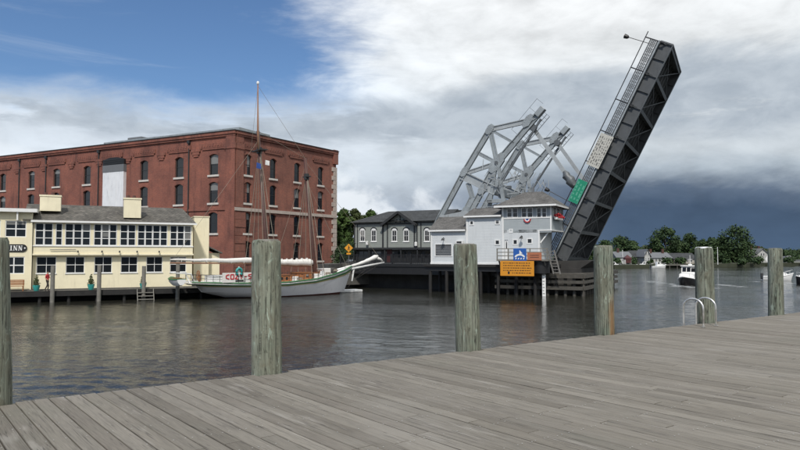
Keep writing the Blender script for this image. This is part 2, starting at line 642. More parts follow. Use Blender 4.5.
M['roof_cedar'] = shingle_mat('weathered_cedar_shingles', (.150, .138, .118), (.085, .080, .070))
M['roof_grey'] = shingle_mat('grey_asphalt_shingles', (.155, .148, .138), (.110, .106, .100))
M['roof_dark'] = shingle_mat('dark_asphalt_shingles', (.060, .064, .066), (.042, .045, .047))
M['glass'] = glass_mat('window_glass')
M['glass_clear'] = glass_mat('window_glass_reflective', (.02, .024, .028), .04, .28)
M['steel'] = painted('silver_grey_bridge_paint', (.31, .34, .35), .5, .28, 1.1, .15, dirt=(.115, .095, .075), dirt_amt=.7, metal=.15)
M['steel_light'] = painted('light_grey_bridge_paint', (.38, .405, .41), .5, .2, .9, .15, dirt=(.14, .115, .09), dirt_amt=.6, metal=.15)
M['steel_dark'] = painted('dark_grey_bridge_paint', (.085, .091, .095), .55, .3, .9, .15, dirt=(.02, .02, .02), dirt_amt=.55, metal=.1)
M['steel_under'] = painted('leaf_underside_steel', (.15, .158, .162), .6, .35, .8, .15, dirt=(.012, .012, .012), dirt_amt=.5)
M['steel_mid'] = painted('worn_bridge_steel', (.125, .135, .14), .5, .3, 1.2, .15, dirt=(.05, .05, .05), dirt_amt=.55, metal=.2)
M['concrete'] = painted('stained_concrete', (.20, .19, .175), .9, .25, 1.0, .4, dirt=(.06, .06, .05), dirt_amt=.6)
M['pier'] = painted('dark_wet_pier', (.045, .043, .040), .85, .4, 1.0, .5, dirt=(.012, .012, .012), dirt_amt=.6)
M['green_sign'] = painted('green_sign_face', (.010, .235, .130), .45, .08, 2, dirt=(.03, .12, .08))
M['beige_sign'] = painted('weathered_white_sign', (.50, .49, .44), .6, .12, 3, dirt=(.25, .24, .20), dirt_amt=.5)
M['orange_sign'] = painted('orange_sign_face', (.66, .27, .018), .5, .06, 2, dirt=(.35, .15, .02), dirt_amt=.3)
M['red_sign'] = painted('faded_red_sign', (.42, .15, .075), .6, .12, 3, dirt=(.25, .1, .06))
M['blue_sign'] = painted('blue_sign_face', (.020, .105, .39), .45, .06, 2)
M['yellow_sign'] = painted('yellow_sign_face', (.70, .30, .015), .5, .05, 2)
M['ink'] = painted('sign_ink', (.10, .045, .012), .6, .1)
M['ink_grey'] = painted('sign_ink_grey', (.15, .15, .14), .6, .1)
M['ink_pale'] = painted('sign_pale_green', (.10, .36, .25), .5, .1)
M['hull_white'] = painted('hull_white_paint', (.82, .82, .84), .35, .05, .8, dirt=(.36, .35, .36), dirt_amt=.35)
M['hull_green'] = painted('hull_green_stripe', (.05, .155, .065), .5, .1)
M['hull_yellow'] = painted('hull_buff_stripe', (.44, .38, .20), .5, .1)
M['hull_black'] = painted('hull_black_paint', (.012, .012, .014), .35, .1)
M['boot'] = painted('dark_red_antifouling', (.075, .018, .018), .6, .2)
M['varnish'] = painted('varnished_wood', (.30, .115, .04), .4, .2, 3, dirt=(.14, .06, .03))
M['mast'] = painted('mast_brown', (.085, .035, .025), .5, .2, 2, dirt=(.03, .02, .02))
M['mast_pale'] = painted('topmast_pine', (.30, .15, .085), .5, .2, 2)
M['canvas'] = painted('white_canvas', (.72, .70, .66), .9, .08, 2.5, .5, dirt=(.45, .43, .4), dirt_amt=.3)
M['rope'] = painted('rigging_rope', (.27, .23, .18), .9, .15)
M['rope_dark'] = painted('dark_rigging', (.05, .045, .04), .8, .15)
M['red'] = painted('red_cloth', (.50, .035, .045), .8, .15, 4)
M['blue'] = painted('blue_cloth', (.03, .08, .30), .8, .15, 4)
M['teal'] = painted('teal_glaze', (.03, .28, .26), .4, .12, 4)
M['stainless'] = mat('stainless_tube', lambda k, b: (k.put(b.inputs['Base Color'], k.mix(k.mapr(k.noise(obj_co(k), 9, 4), .4, .7), (.78, .77, .74), (.52, .51, .48))),
                                                   setattr(b.inputs['Metallic'], 'default_value', .75), setattr(b.inputs['Roughness'], 'default_value', .33)))
M['water'] = mat('river_water', m_water)
M['asphalt'] = painted('asphalt', (.055, .055, .055), .9, .2, 1, .3)
M['soil'] = painted('shore_ground', (.045, .052, .03), .95, .4, .3, .6, dirt=(.10, .09, .065), dirt_amt=.6)
M['bed'] = painted('river_bed', (.03, .028, .02), .95, .3, .2)
M['quay'] = painted('quay_stone', (.10, .095, .085), .9, .4, 1.2, .6, dirt=(.03, .03, .025), dirt_amt=.6)
M['bark'] = painted('bark', (.05, .040, .03), .95, .3, 2, .6)
M['leaf'] = foliage_mat('leaves_green', (.036, .070, .018), (.072, .118, .030))
M['leaf_dark'] = foliage_mat('leaves_dark', (.025, .048, .018), (.048, .080, .027))
M['leaf_olive'] = foliage_mat('leaves_olive', (.045, .062, .020), (.070, .088, .030))
M['skin'] = painted('skin', (.45, .27, .19), .6, .08)
M['denim'] = painted('dark_trousers', (.04, .034, .03), .9, .2, 6)
M['hair'] = painted('dark_hair', (.03, .02, .015), .7, .2)
M['foam'] = painted('wake_foam', (.62, .65, .66), .8, .15, 2)
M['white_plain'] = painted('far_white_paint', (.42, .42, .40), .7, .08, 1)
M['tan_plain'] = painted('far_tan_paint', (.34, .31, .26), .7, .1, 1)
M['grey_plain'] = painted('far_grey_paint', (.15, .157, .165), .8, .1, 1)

# ------------------------------------------------------------------ frames of the big things
B = Fr(17.55, 68.5, -27.18)            # bridge: x along the road axis, y across it (away from camera)
H = Fr(*B.world(0, -5.2).xy, -27.18)   # front of the bridge keeper's house
INN = Fr(-32.2, 57.0, 25.0)
BRL = Fr(-22.5, 88.0, -27.18)          # brick mill, long face
BRR = Fr(-22.5, 88.0, 57.0)            # brick mill, river end
SCH = Fr(-18.0, 59.4, 36.5)            # schooner centre line
T = Fr(*B.world(0, 13.5).xy, -27.18)   # street front across the bridge road
D = Fr(-4.3, 7.07, 35.86)              # dock edge
TH = rad(63.42)                        # raised leaf angle
LEAF_Z = 3.27
LEAF_L, LEAF_W = 24.0, 10.6
DECKZ = 2.4
SA = B.x(346, -1.5)                    # where the approach leaves the bank

# ------------------------------------------------------------------ setting: river bed, water, banks
def sheet_obj(name, pts, z, m, kind='structure'):
    b = MB()
    b.add([(x, y, z) for x, y in pts], [tuple(range(len(pts)))])
    return tag(b.build(name, m), kind=kind)


sheet_obj('ground', [(-4000, -4000), (4000, -4000), (4000, 4000), (-4000, 4000)], -3.0, M['bed'])
sheet_obj('water', [(-3500, -3500), (3500, -3500), (3500, 3500), (-3500, 3500)], -0.14, M['water'])


def river():
    """the river surface near the dock: wind ripples as real geometry, finer close by, on a fan of cells"""
    rng = np.random.default_rng(3)
    rs = [3.5]
    while rs[-1] < 420:
        rs.append(rs[-1] + max(.05, .0066 * rs[-1]))
    rs = np.array(rs)
    th = np.radians(np.arange(-66, 66.001, .26))
    R, TT = np.meshgrid(rs, th, indexing='ij')
    X, Y = R * np.sin(TT), R * np.cos(TT)
    cell = np.maximum(.05, .0066 * R)
    gust = .75 + .35 * np.sin(.11 * X + .23 * Y + 1.0) * np.sin(.05 * X - .13 * Y + .4) + .2 * np.sin(.31 * Y - .17 * X)
    Z = np.zeros_like(X)
    n = 72
    for i in range(n):
        lam = .22 * (2.4 / .22) ** ((i + rng.random()) / n)
        a = rad(62) + rng.normal() * .55
        kx, ky = math.cos(a) * 2 * PI / lam, math.sin(a) * 2 * PI / lam
        slope = .0205 * (1.2 if lam < .9 else .38)
        fade = np.clip((lam / cell - 2.2) / 2.0, 0, 1)
        amp = slope * lam / (2 * PI) * fade * (gust if lam < 3 else 1)
        Z += amp * np.sin(kx * X + ky * Y + rng.random() * 6.28)
    Z = np.clip(Z, -.12, .2)
    nr, nt = X.shape
    V = np.stack([X, Y, Z], -1).reshape(-1, 3).astype(np.float32)
    i0 = (np.arange(nr - 1)[:, None] * nt + np.arange(nt - 1)[None, :]).ravel()
    F = np.stack([i0, i0 + nt, i0 + nt + 1, i0 + 1], 1).astype(np.int32)
    me = bpy.data.meshes.new('river')
    me.vertices.add(len(V))
    me.vertices.foreach_set('co', V.ravel())
    me.loops.add(F.size)
    me.loops.foreach_set('vertex_index', F.ravel())
    me.polygons.add(len(F))
    me.polygons.foreach_set('loop_start', np.arange(0, F.size, 4, dtype=np.int32))
    me.polygons.foreach_set('use_smooth', np.ones(len(F), dtype=bool))
    me.update()
    me.flip_normals()
    me.materials.append(M['water'])
    o = bpy.data.objects.new('river', me)
    COL.objects.link(o)
    tag(o, kind='structure')


river()


def land(name, pts, z0, z1, m):
    return tag(MB().slab([tuple(p)[:2] for p in pts], z0, z1).build(name, m), kind='structure')


land('bank', [INN.world(-70, -.4), INN.world(15.5, -.4), SCH.world(4, 4.0), SCH.world(16.5, 4.0), B.world(SA, -2.5), B.world(SA, 30), (8, 130),
              (-10, 200), (-60, 620), (-900, 620), (-900, 0)], -3.2, 1.0, M['quay'])
land('terrain', [(62, 188), (131, 236), (215, 262), (420, 300), (2500, 420), (2500, 3400), (-2500, 3400), (-2500, 700), (-50, 640), (30, 240)], -3.2, 1.1, M['soil'])
land('road', [B.world(SA, -2.3), B.world(-17, 13.0), B.world(-17, 30), B.world(-60, 60), (-9, 122), (-7.5, 104), SCH.world(17, 9), SCH.world(16.7, 6)], 0.4, 2.95, M['quay'])

# ------------------------------------------------------------------ the near dock
dock = thing('timber_dock', D.world(0, 0), D.a, 'broad grey weathered plank dock with mooring pilings along its edge', 'dock')
PILES = [  # px at base, top px, top py, radius, material, label
    (-8, -11, 238, .19, 'piling', 'round mossy mooring piling farthest along the dock from the boarding ladder'),
    (267, 266.5, 240, .192, 'piling_pale', 'pale green lichen-covered mooring piling, third along the dock from the boarding ladder'),
    (468.5, 465, 244, .197, 'piling', 'dark streaked mooring piling leaning slightly, two along from the boarding ladder'),
    (605, 603, 246, .187, 'piling_rust', 'grey green mooring piling with an orange rust stain at its foot'),
    (706.5, 703.5, 247.3, .205, 'piling', 'mooring piling with a white bleached top, right behind the boarding ladder hoops'),
    (777, 775, 248.5, .185, 'piling', 'brown grey mooring piling standing past the boarding ladder'),
]
piles = []
for pb, pt, ty, r, m, lab in PILES:
    u = D.x(pb, .09, 350)
    ut, zt = D.px(pt, ty, .09)
    piles.append((u, .09, r, ut, zt))
SKEW = rad(2.6)
PITCH_B = .163
BW = PITCH_B * math.cos(SKEW) - .0125


def board_mesh(L, y1=0.0):
    b = MB()
    w, h, c = BW / 2, .042, .005
    prof = [(-w, -h), (w, -h), (w, -c), (w - c, 0), (-w + c, 0), (-w, -c)]
    vs = [(x, y, z) for y in (y1, y1 - L) for x, z in prof]
    b.add(vs, [(0, 1, 2, 3, 4, 5), (11, 10, 9, 8, 7, 6)] + [(i, i + 6, (i + 1) % 6 + 6, (i + 1) % 6) for i in range(6)])
    return b


rest = MB()
nails = MB()
row = 0
u = -5.0
DEPTH = 13.0
while u < 27:
    end = RND.uniform(-.012, .012)
    for (pu, pv, r, _, _) in piles:
        du = abs(u - pu)
        if du < r + BW / 2 + .01:
            dd = max(0, du - BW / 2)
            end = min(end, pv - math.sqrt(max(0, (r + .02) ** 2 - dd ** 2)))
    first = RND.choice([2.9, 3.6, 4.2, 4.8, 5.5]) + RND.uniform(-.1, .1)
    dz = RND.uniform(-.003, .003)
    segs = [(end, first - .004), (end - first - .002, DEPTH - first)]
    vis = -1.2 < u < 19.6
    for y1, L in segs:
        b = board_mesh(L)
        if vis:
            o = b.build('plank', M['deck'], dock)
            o.location = (u - math.sin(SKEW) * y1, y1, DECKZ + dz)
            o.rotation_euler = (RND.uniform(-.0006, .0006), RND.uniform(-.012, .012), SKEW)
        else:
            mt = Matrix.Translation((u - math.sin(SKEW) * y1, y1, DECKZ + dz)) @ Matrix.Rotation(SKEW, 4, 'Z')
            rest.add([mt @ Vector(p) for p in b.v], b.f)
    # nail heads over the joists
    yj = -.06
    while yj > -DEPTH + .3:
        if yj < end - .03:
            for sx in (-1, 1):
                if RND.random() < .7:
                    cx = u - math.sin(SKEW) * yj + sx * (BW * .36) + RND.uniform(-.006, .006)
                    cy = yj + RND.uniform(-.012, .012)
                    rr = .0068
                    vs = [(cx + rr * math.cos(t * PI / 3), cy + rr * math.sin(t * PI / 3), DECKZ + .0055) for t in range(6)]
                    nails.add(vs, [(0, 1, 2, 3, 4, 5)])
        yj -= .61
    u += PITCH_B
    row += 1
tag(rest.build('plank_field', M['deck'], dock), kind='stuff')
tag(nails.build('nail_heads', M['nail'], dock), kind='stuff')
yj = -.10
while yj > -DEPTH:
    MB().box(-6, 28, yj - .04, yj + .04, DECKZ - .30, DECKZ - .048).build('joist', M['old_timber'], dock)
    yj -= 1.22
MB().box(-6, 28, -.055, -.012, DECKZ - .62, DECKZ - .31).build('edge_beam', M['grey_timber'], dock)

for i, ((pu, pv, r, ut, zt), (_, _, _, _, m, lab)) in enumerate(zip(piles, PILES)):
    p0 = D.world(pu, pv, DECKZ)
    lean = (ut - pu)
    b = MB()
    pts, rs = [], []
    zs = [-4.2, -2.4, -1, -.3, 0, .3, .6, .9, 1.2, zt - DECKZ - .25, zt - DECKZ - .03, zt - DECKZ]
    ca, sa = math.cos(D.a), math.sin(D.a)
    for zz in zs:
        sx = lean * zz / (zt - DECKZ)
        pts.append((sx * ca, sx * sa, zz))
        rs.append(r * (1.05 - .03 * zz + RND.uniform(-.012, .012)))
    rs[-2] *= .995
    rs[-1] *= .93
    b.tube(pts, rs, 28)
    # a little out of round, with checks
    for j, (x, y, z) in enumerate(b.v):
        a = math.atan2(y, x)
        q = 1 + .025 * math.sin(2 * a + i) + .014 * math.sin(5 * a + 2 * i + z) + RND.uniform(-.006, .006)
        b.v[j] = (x * q, y * q, z + (RND.uniform(-.03, .008) if z > zt - DECKZ - .05 else 0))
    o = b.build('mooring_piling', M[m], None, smooth='auto')
    o.location = p0
    tag(o, lab, 'piling', 'mooring pilings along the dock edge')
    c = MB()
    tp = Vector(pts[-1])
    ring = [(tp.x + r * .84 * math.cos(t * PI / 9), tp.y + r * .84 * math.sin(t * PI / 9), tp.z + RND.uniform(-.004, .014)) for t in range(18)]
    ring += [(tp.x + r * .9 * math.cos(t * PI / 9), tp.y + r * .9 * math.sin(t * PI / 9), tp.z - .03) for t in range(18)]
    c.add(ring, [tuple(range(18))] + [(k, k + 18, (k + 1) % 18 + 18, (k + 1) % 18) for k in range(18)])
    c.build('end_grain', M['white_metal'] if i == 4 else M['grey_timber'], o)

# boarding ladder: two stainless hoops
lu = [D.x(703.5, -.45, 324.5), D.x(716, -.45, 323.5)]
lad = thing('boarding_ladder', D.world(sum(lu) / 2, -.2, DECKZ), D.a, 'stainless steel boarding ladder with two rounded hoop handrails on the dock edge', 'ladder')
for uu in lu:
    x = uu - sum(lu) / 2
    hgt = .62
    pts = [(x, -.25, .0), (x, -.25, hgt - .2)]
    for t in range(1, 10):
        a = PI * t / 10
        pts.append((x, -.25 + .235 * (1 - math.cos(a)), hgt - .2 + .2 * math.sin(a)))
    pts += [(x, .22, hgt - .2), (x, .22, -.3), (x, .22, -2.9)]
    MB().tube(pts, .021, 10).build('rail', M['stainless'], lad, smooth=True)
    MB().tube([(x, -.25, .006), (x, -.25, .014)], .055, 12).build('foot_plate', M['stainless'], lad)
for k in range(7):
    MB().beam((lu[0] - sum(lu) / 2, .22, -.35 - .32 * k), (lu[1] - sum(lu) / 2, .22, -.35 - .32 * k), .07, .03).build('rung', M['stainless'], lad)

# ------------------------------------------------------------------ wall / window helpers
def wall_holes(b, x0, x1, z0, z1, holes, y=0.0, deep=.22):
    """front skin of a wall (facing -y) with rectangular openings and their reveals; holes = (x0,x1,z0,z1)"""
    xs = sorted({x0, x1, *[h[0] for h in holes], *[h[1] for h in holes]})
    zs = sorted({z0, z1, *[h[2] for h in holes], *[h[3] for h in holes]})
    for i in range(len(xs) - 1):
        for j in range(len(zs) - 1):
            cx, cz = (xs[i] + xs[i + 1]) / 2, (zs[j] + zs[j + 1]) / 2
            if any(h[0] < cx < h[1] and h[2] < cz < h[3] for h in holes):
                continue
            b.add([(xs[i], y, zs[j]), (xs[i + 1], y, zs[j]), (xs[i + 1], y, zs[j + 1]), (xs[i], y, zs[j + 1])], [(0, 1, 2, 3)])
    for a, c, d, e in holes:
        yy = y + deep
        b.add([(a, y, d), (c, y, d), (c, y, e), (a, y, e), (a, yy, d), (c, yy, d), (c, yy, e), (a, yy, e)],
              [(0, 4, 5, 1), (1, 5, 6, 2), (2, 6, 7, 3), (3, 7, 4, 0)])


def window(parent, x0, x1, z0, z1, y, nx=1, nz=2, fm='white', gm='glass', fw=.07, split=None, name='window', th=.06, mw=.035, arch=0):
    """framed window at depth y: frame, mullions, pane as sub-part"""
    b = MB()
    b.box(x0, x0 + fw, y - th, y + th, z0, z1)
    b.box(x1 - fw, x1, y - th, y + th, z0, z1)
    b.box(x0 + fw, x1 - fw, y - th, y + th, z0, z0 + fw)
    b.box(x0 + fw, x1 - fw, y - th, y + th, z1 - fw, z1)
    for i in range(1, nx):
        x = x0 + (x1 - x0) * i / nx
        b.box(x - mw / 2, x + mw / 2, y - th * .7, y + th * .7, z0 + fw, z1 - fw)
    zz = split if split else [i / nz for i in range(1, nz)]
    for q in zz:
        z = z0 + (z1 - z0) * q
        b.box(x0 + fw, x1 - fw, y - th * .75, y + th * .75, z - mw / 2, z + mw / 2)
    o = b.build(name, M[fm], parent)
    MB().box(x0 + fw * .5, x1 - fw * .5, y - .005, y + .015, z0 + fw * .5, z1 - fw * .5).build('pane', M[gm], o)
    return o


# ------------------------------------------------------------------ brick mill
mill = thing('brick_mill', BRL.world(0, 0, 0), BRL.a, 'long four storey red brick mill with arched windows and flat roof', 'building')
ZT = 20.85
rows = [(15.1, 18.0), (11.2, 14.1), (7.0, 9.9), (3.1, 5.9)]
LX = [BRL.x(p, 0, 180) for p in (213.5, 179, 144, 112, 87, 56.5, 31.5, 3, -25, -55, -85)]
RA = BRR.a - BRL.a
rl = 22.0


def arch_fill(b, x0, x1, zt, y, deep, rise=.28, n=6):
    """segmental arch: brickwork filling the two top corners of an opening"""
    xm, hw = (x0 + x1) / 2, (x1 - x0) / 2
    pts = []
    for i in range(n + 1):
        t = -1 + 2 * i / n
        pts.append((xm + hw * t, zt - rise * t * t))
    for yy in (y,):
        for i in range(n):
            (a, za), (c, zc) = pts[i], pts[i + 1]
            b.add([(a, yy, za), (c, yy, zc), (c, yy, zt), (a, yy, zt), (a, yy + deep, za), (c, yy + deep, zc)], [(0, 1, 2, 3), (0, 4, 5, 1)])


def facade(parent_mat, xs, hw, x0, x1, rowsel, back):
    holes = [(x - hw, x + hw, a, c) for x in xs for a, c in rowsel]
    b = MB()
    wall_holes(b, x0, x1, 1.0, ZT, holes, 0, .32)
    for h in holes:
        arch_fill(b, h[0], h[1], h[3], 0, .32)
    return b, holes


def mill_dress(part, xs, x0, x1, holes, ang, pil, downs):
    for h in holes:
        w = window(mill, h[0], h[1], h[2], h[3], .26, 1, 2, 'char', 'glass', .09, name='window', mw=.06)
        w.rotation_euler = (0, 0, ang)
        MB().box(h[0] - .22, h[1] + .22, -.14, .30, h[2] - .26, h[2] + .01).build('sill', M['sill'], w)
        # brick arch over the head
        a = MB()
        xm, hw = (h[0] + h[1]) / 2, (h[1] - h[0]) / 2
        for i in range(6):
            t0, t1 = -1.1 + 2.2 * i / 6, -1.1 + 2.2 * (i + 1) / 6
            p = [(xm + hw * t, h[3] - .26 * t * t + o_) for t, o_ in ((t0, 0.03), (t1, 0.03), (t1, .36), (t0, .36))]
            a.prism(p, -.05, .02)
        a.build('brick_arch', M['brick'], w)
    # cornice and corbel table
    c = MB()
    c.box(x0 - .25, x1 + .25, -.34, .3, ZT - .28, ZT + .12)
    c.box(x0 - .15, x1 + .15, -.22, .0, ZT - .55, ZT - .28)
    c.build('cornice', M['brick'], part)
    MB().box(x0 - .32, x1 + .32, -.42, .5, ZT + .12, ZT + .22).build('coping', M['char'], part)
    for i, (a, bb) in enumerate(pil):
        k = MB()
        k.box(a, bb, -.16, 0, ZT - 1.95, ZT - 1.35)
        k.box(a + .25, bb - .25, -.13, 0, ZT - 2.20, ZT - 1.95)
        for n in range(int((bb - a) / .5)):
            k.box(a + .1 + n * .5, a + .35 + n * .5, -.21, -.16, ZT - 1.75, ZT - 1.35)
        k.build('corbel_band', M['brick'], part)
    for x in downs:
        k = MB()
        k.tube([(x, -.12, 2.0), (x, -.12, ZT - 1.0)], .09, 8)
        k.box(x - .22, x + .22, -.32, 0, ZT - 1.05, ZT - .6)
        k.build('downpipe', M['char'], part)


b, holes = facade('brick', LX, .80, -115, 0, rows[:3], None)
b.box(-115, 0, .33, 18, 1.0, ZT - .6)
wl = b.build('long_wall', M['brick'], mill)
pil = []
xs = sorted(LX)
for i in range(len(xs)):
    w = (xs[i] - xs[i - 1]) / 2 if i else 4
    pil.append((xs[i] - 2.3, xs[i] + 2.3))
dl = [BRL.x(p, 0, 150) for p in (99.5, 189.5, 20.5, 47)]
mill_dress(wl, LX, -115, 0, holes, 0.0, pil, dl)
for i in range(len(xs) - 1):      # corbel drops between the bays
    xm = (xs[i] + xs[i + 1]) / 2
    k = MB()
    k.box(xm - .85, xm + .85, -.2, 0, ZT - 2.35, ZT - 2.0)
    k.box(xm - .65, xm + .65, -.16, 0, ZT - 2.75, ZT - 2.35)
    k.box(xm - .45, xm + .45, -.12, 0, ZT - 3.05, ZT - 2.75)
    k.build('corbel_drop', M['brick'], wl)
MB().box(-115, 0.0, -.14, 0, 10.15, 10.45).build('brick_band', M['brick'], wl)
# corner pilaster
ck = MB()
ck.box(-1.5, .12, -.18, .0, 1.0, ZT - .56)
ck.box(-1.7, .22, -.27, -.0, ZT - 2.3, ZT - 1.5)
ck.build('corner_pilaster', M['brick'], wl)

RX = [BRR.x(p, 0, 190) for p in (247.5, 273, 297, 320.5)]
b, holes = facade('brick', RX, .64, 0.002, rl, rows, None)
# the end wall is built in its own plane, then turned into the mill's frame
endw = b.build('end_wall', M['brick'], mill)
endw.rotation_euler = (0, 0, RA)
mill_dress(endw, RX, .35, rl, holes, RA, [(x - 2.0, x + 2.0) for x in RX], [])
k = MB()
k.box(-.05, rl + .05, -.2, 0, 10.05, 10.5)
k.build('belt_course', M['stone'], endw)
k = MB()
k.box(.15, 1.5, -.16, 0, 10.55, ZT - .56)
k.box(.1, 1.6, -.25, 0, ZT - 2.3, ZT - 1.5)
k.build('corner_pilaster', M['brick'], endw)
for i in range(8):
    MB().box(.1, 2.0, -.10 if i % 2 else -.16, 0, 1.2 + i * 1.1, 2.25 + i * 1.1).build('rusticated_band', M['brick'], endw)
for i in range(24):
    w = 1.15 if i % 2 else .75
    MB().box(rl - w, rl + .12, -.12, .4, 1.1 + i * .72, 1.78 + i * .72).build('quoin', M['stone'], endw)
MB().box(rl - .9, rl + .2, -.3, .5, ZT - 2.0, ZT + .35).build('end_pier', M['brick'], endw)
# roof
rp = Vector((math.cos(RA), math.sin(RA)))
MB().slab([(-115, .2), (-.2, .2), (rp.x * rl - .3, rp.y * rl), (-115, rp.y * rl)], ZT - .5, ZT - .1).build('roof', M['grey_plain'], mill)
x0, z0 = BRL.px(108, 146.3, 3)
x1, z1 = BRL.px(232, 132.5, 3)
k = MB()
k.prism([(x0, ZT - .2), (-1.2, ZT - .2), (-1.2, ZT + 1.1), (x0, ZT + 1.1)], 2.2, 9)
k.build('raised_roof', M['steel'], mill)
MB().box(x0 + 5, x0 + 8, 2.6, 4, ZT + 1.1, ZT + 1.5).build('roof_vent', M['grey_plain'], mill)
# white metal-clad shaft with black louvred top
xa, xb = BRL.x(102.5, -.5, 190), BRL.x(123.2, -.5, 190)
zb0, zb1, zb2, zb3 = 6.0, BRL.z(112, 172, -.5), BRL.z(112, 165, -.5), BRL.z(112, 157.5, -.5)
sh = MB().box(xa, xb, -.5, .0, zb0, zb1).build('metal_shaft', M['white_metal'], mill)
for t in (.33, .66):
    MB().box(xa + (xb - xa) * t - .04, xa + (xb - xa) * t + .04, -.54, -.5, zb0, zb1).build('seam', M['white_metal'], sh)
MB().box(xa - .05, xb + .05, -.54, .0, zb1, zb2).build('shaft_collar', M['grey_plain'], mill)
k = MB()
n = 8
poly = [(xa - .05, zb2), (xb + .05, zb2), (xb + .05, zb3 - .35)] + [(xb + (xa - xb) * i / n, zb3 - .35 * (2 * i / n - 1) ** 2) for i in range(1, n)] + [(xa - .05, zb3 - .35)]
k.prism(poly, -.5, 0)
lv = k.build('louvre_head', M['black'], mill)
for i in range(4):
    z = zb2 + .12 + i * .2
    MB().box(xa + .1, xb - .1, -.56, -.5, z, z + .07).build('louvre', M['char'], lv)

# ------------------------------------------------------------------ the inn
inn = thing('waterfront_inn', INN.world(0, 0, 0), INN.a, 'cream two storey waterfront inn with a long band of white windows', 'building')
ZE = 7.05
IX = lambda p, py=235, w=0: INN.x(p, w, py)
XR = IX(193)
# lower storey, set back under the window band
lw = [(145, 225), (263, 338), (377, 448), (483, 550), (585, 650), (680, 745)]
holes = []
for a, c in lw:
    holes.append((INN.x(a / 4, .35, 265), INN.x(c / 4, .35, 265), 2.37, 3.85))
b = MB()
wall_holes(b, 0, XR, 1.0, 4.05, holes, .35, .18)
b.box(0, XR, .36 + .18, 8, 1.0, 4.05)
b.build('ground_floor_wall', M['cream_flat'], inn)
for h in holes:
    w = window(inn, h[0], h[1], h[2], h[3], .46, 2, 2, 'white', 'glass', .055, mw=.045)
    MB().box(h[0] - .05, h[1] + .05, .28, .44, h[2] - .07, h[2]).build('sill', M['white'], w)
# upper storey
up = [(140, 212, 2), (222, 250, 1), (260, 362, 3), (375, 468, 3), (480, 543, 2), (550, 670, 4), (680, 765, 3)]
holes = []
for a, c, n in up:
    xa, xb = INN.x(a / 4, 0, 235), INN.x(c / 4, 0, 235)
    holes.append((xa, xb, 4.86, 6.82, n))
b = MB()
wall_holes(b, .0, XR, 4.05, ZE, [h[:4] for h in holes], 0, .16)
b.box(0, XR, .17, 8, 4.05, ZE)
b.build('upper_wall', M['cream'], inn)
for xa, xb, za, zb, n in holes:
    for i in range(n):
        p, q = xa + (xb - xa) * i / n, xa + (xb - xa) * (i + 1) / n
        window(inn, p + .008, q - .008, za, zb, .07, 1, 3, 'white', 'glass_clear', .06, split=[.33, .66], mw=.06, th=.09)
MB().box(-.02, XR + .04, -.07, .02, 4.76, 4.86).build('sill_band', M['white'], inn)
MB().box(-.02, XR + .06, -.10, .34, 3.98, 4.12).build('ledge', M['cream_flat'], inn)
k = MB()
zp = INN.z(60, 250)
k.tube([(IX(50, 250), -.12, zp + .02), (IX(76, 250), -.12, zp + .06)], .03, 6)
k.build('conduit', M['grey_plain'], inn)
for p in (78, 102, 119.5, 137, 159):
    k = MB()
    k.beam((IX(p, 253), 0, 4.32), (IX(p, 253), -.22, 4.34), .05, .05)
    k.tube([(IX(p, 253), -.22, 4.40), (IX(p, 253), -.22, 4.22)], [.05, .08], 8)
    k.build('wall_lamp', M['char'], inn)
# roof: low hipped
ey, ry = -.35, 3.6
zr = INN.z(120, 206.5, ry)
xl = -.8
rx = INN.x(182, ry, 209)
b = MB()
b.add([(xl, ey, ZE), (XR + .25, ey, ZE), (rx, ry, zr), (xl, ry, zr), (XR + .25, 7.6, ZE), (xl, 7.6, ZE)],
      [(0, 1, 2, 3), (1, 4, 2), (2, 4, 5, 3), (0, 3, 5), (0, 5, 4, 1)])
b.build('roof', M['roof_cedar'], inn)
MB().box(-.15, XR + .3, ey - .10, ey + .02, ZE - .17, ZE + .0).build('gutter', M['white'], inn)
MB().box(-.1, XR + .22, ey + .03, 0, ZE - .14, ZE - .03).build('soffit', M['white'], inn)
for p0, p1, t, bt, w in ((40, 61, 195, 209, .9), (124, 141.3, 198, 216, .2)):
    xa, xb = INN.x(p0, w, t), INN.x(p1, w, t)
    zt = INN.z(p0, t, w)
    zb = INN.z(p0, bt, w) - .15
    c = MB().box(xa, xb, w, w + 1.1, zb, zt).build('chimney', M['cream_flat'], inn)
    MB().box(xa - .05, xb + .05, w - .05, w + 1.15, zt - .10, zt + .04).build('cap', M['cream_flat'], c)
    for q in (.25, .6):
        MB().tube([(xa + (xb - xa) * q, w + .5, zt + .03), (xa + (xb - xa) * q, w + .5, zt + .3)], [.16, .13], 8).build('flue', M['mast'], c)
# flat-roofed end block
XL0 = -30.0
holes = []
for a, c, z0, z1 in ((20, 105, 5.55, 6.98), (-66, 2, 5.55, 6.98), (15, 101, 2.37, 3.85), (-70, -5, 2.37, 3.85)):
    holes.append((INN.x(a / 4, -.15, 235), INN.x(c / 4, -.15, 235), z0, z1))
for i in range(4):
    for z0, z1 in ((5.55, 6.98), (2.37, 3.85)):
        holes.append((-12 - i * 4.5, -10 - i * 4.5, z0, z1))
b = MB()
wall_holes(b, XL0, -.06, 1.0, 7.75, holes, -.15, .16)
b.box(XL0, -.06, .02, 8, 1.0, 7.75)
b.build('end_block_wall', M['cream'], inn)
for h in holes:
    window(inn, *h, -.05, 2, 2, 'white', 'glass_clear', .07, mw=.09)
MB().box(XL0, .32, -.65, 8.2, 7.72, 8.02).build('flat_roof', M['white'], inn)
MB().box(-.16, -.03, -.18, -.15, 1.0, 7.7).build('corner_board', M['cream_flat'], inn)
for p in (18,):
    MB().box(IX(p, 215) - .06, IX(p, 215) + .06, -.5, -.15, 7.0, 7.72).build('eave_bracket', M['white'], inn)
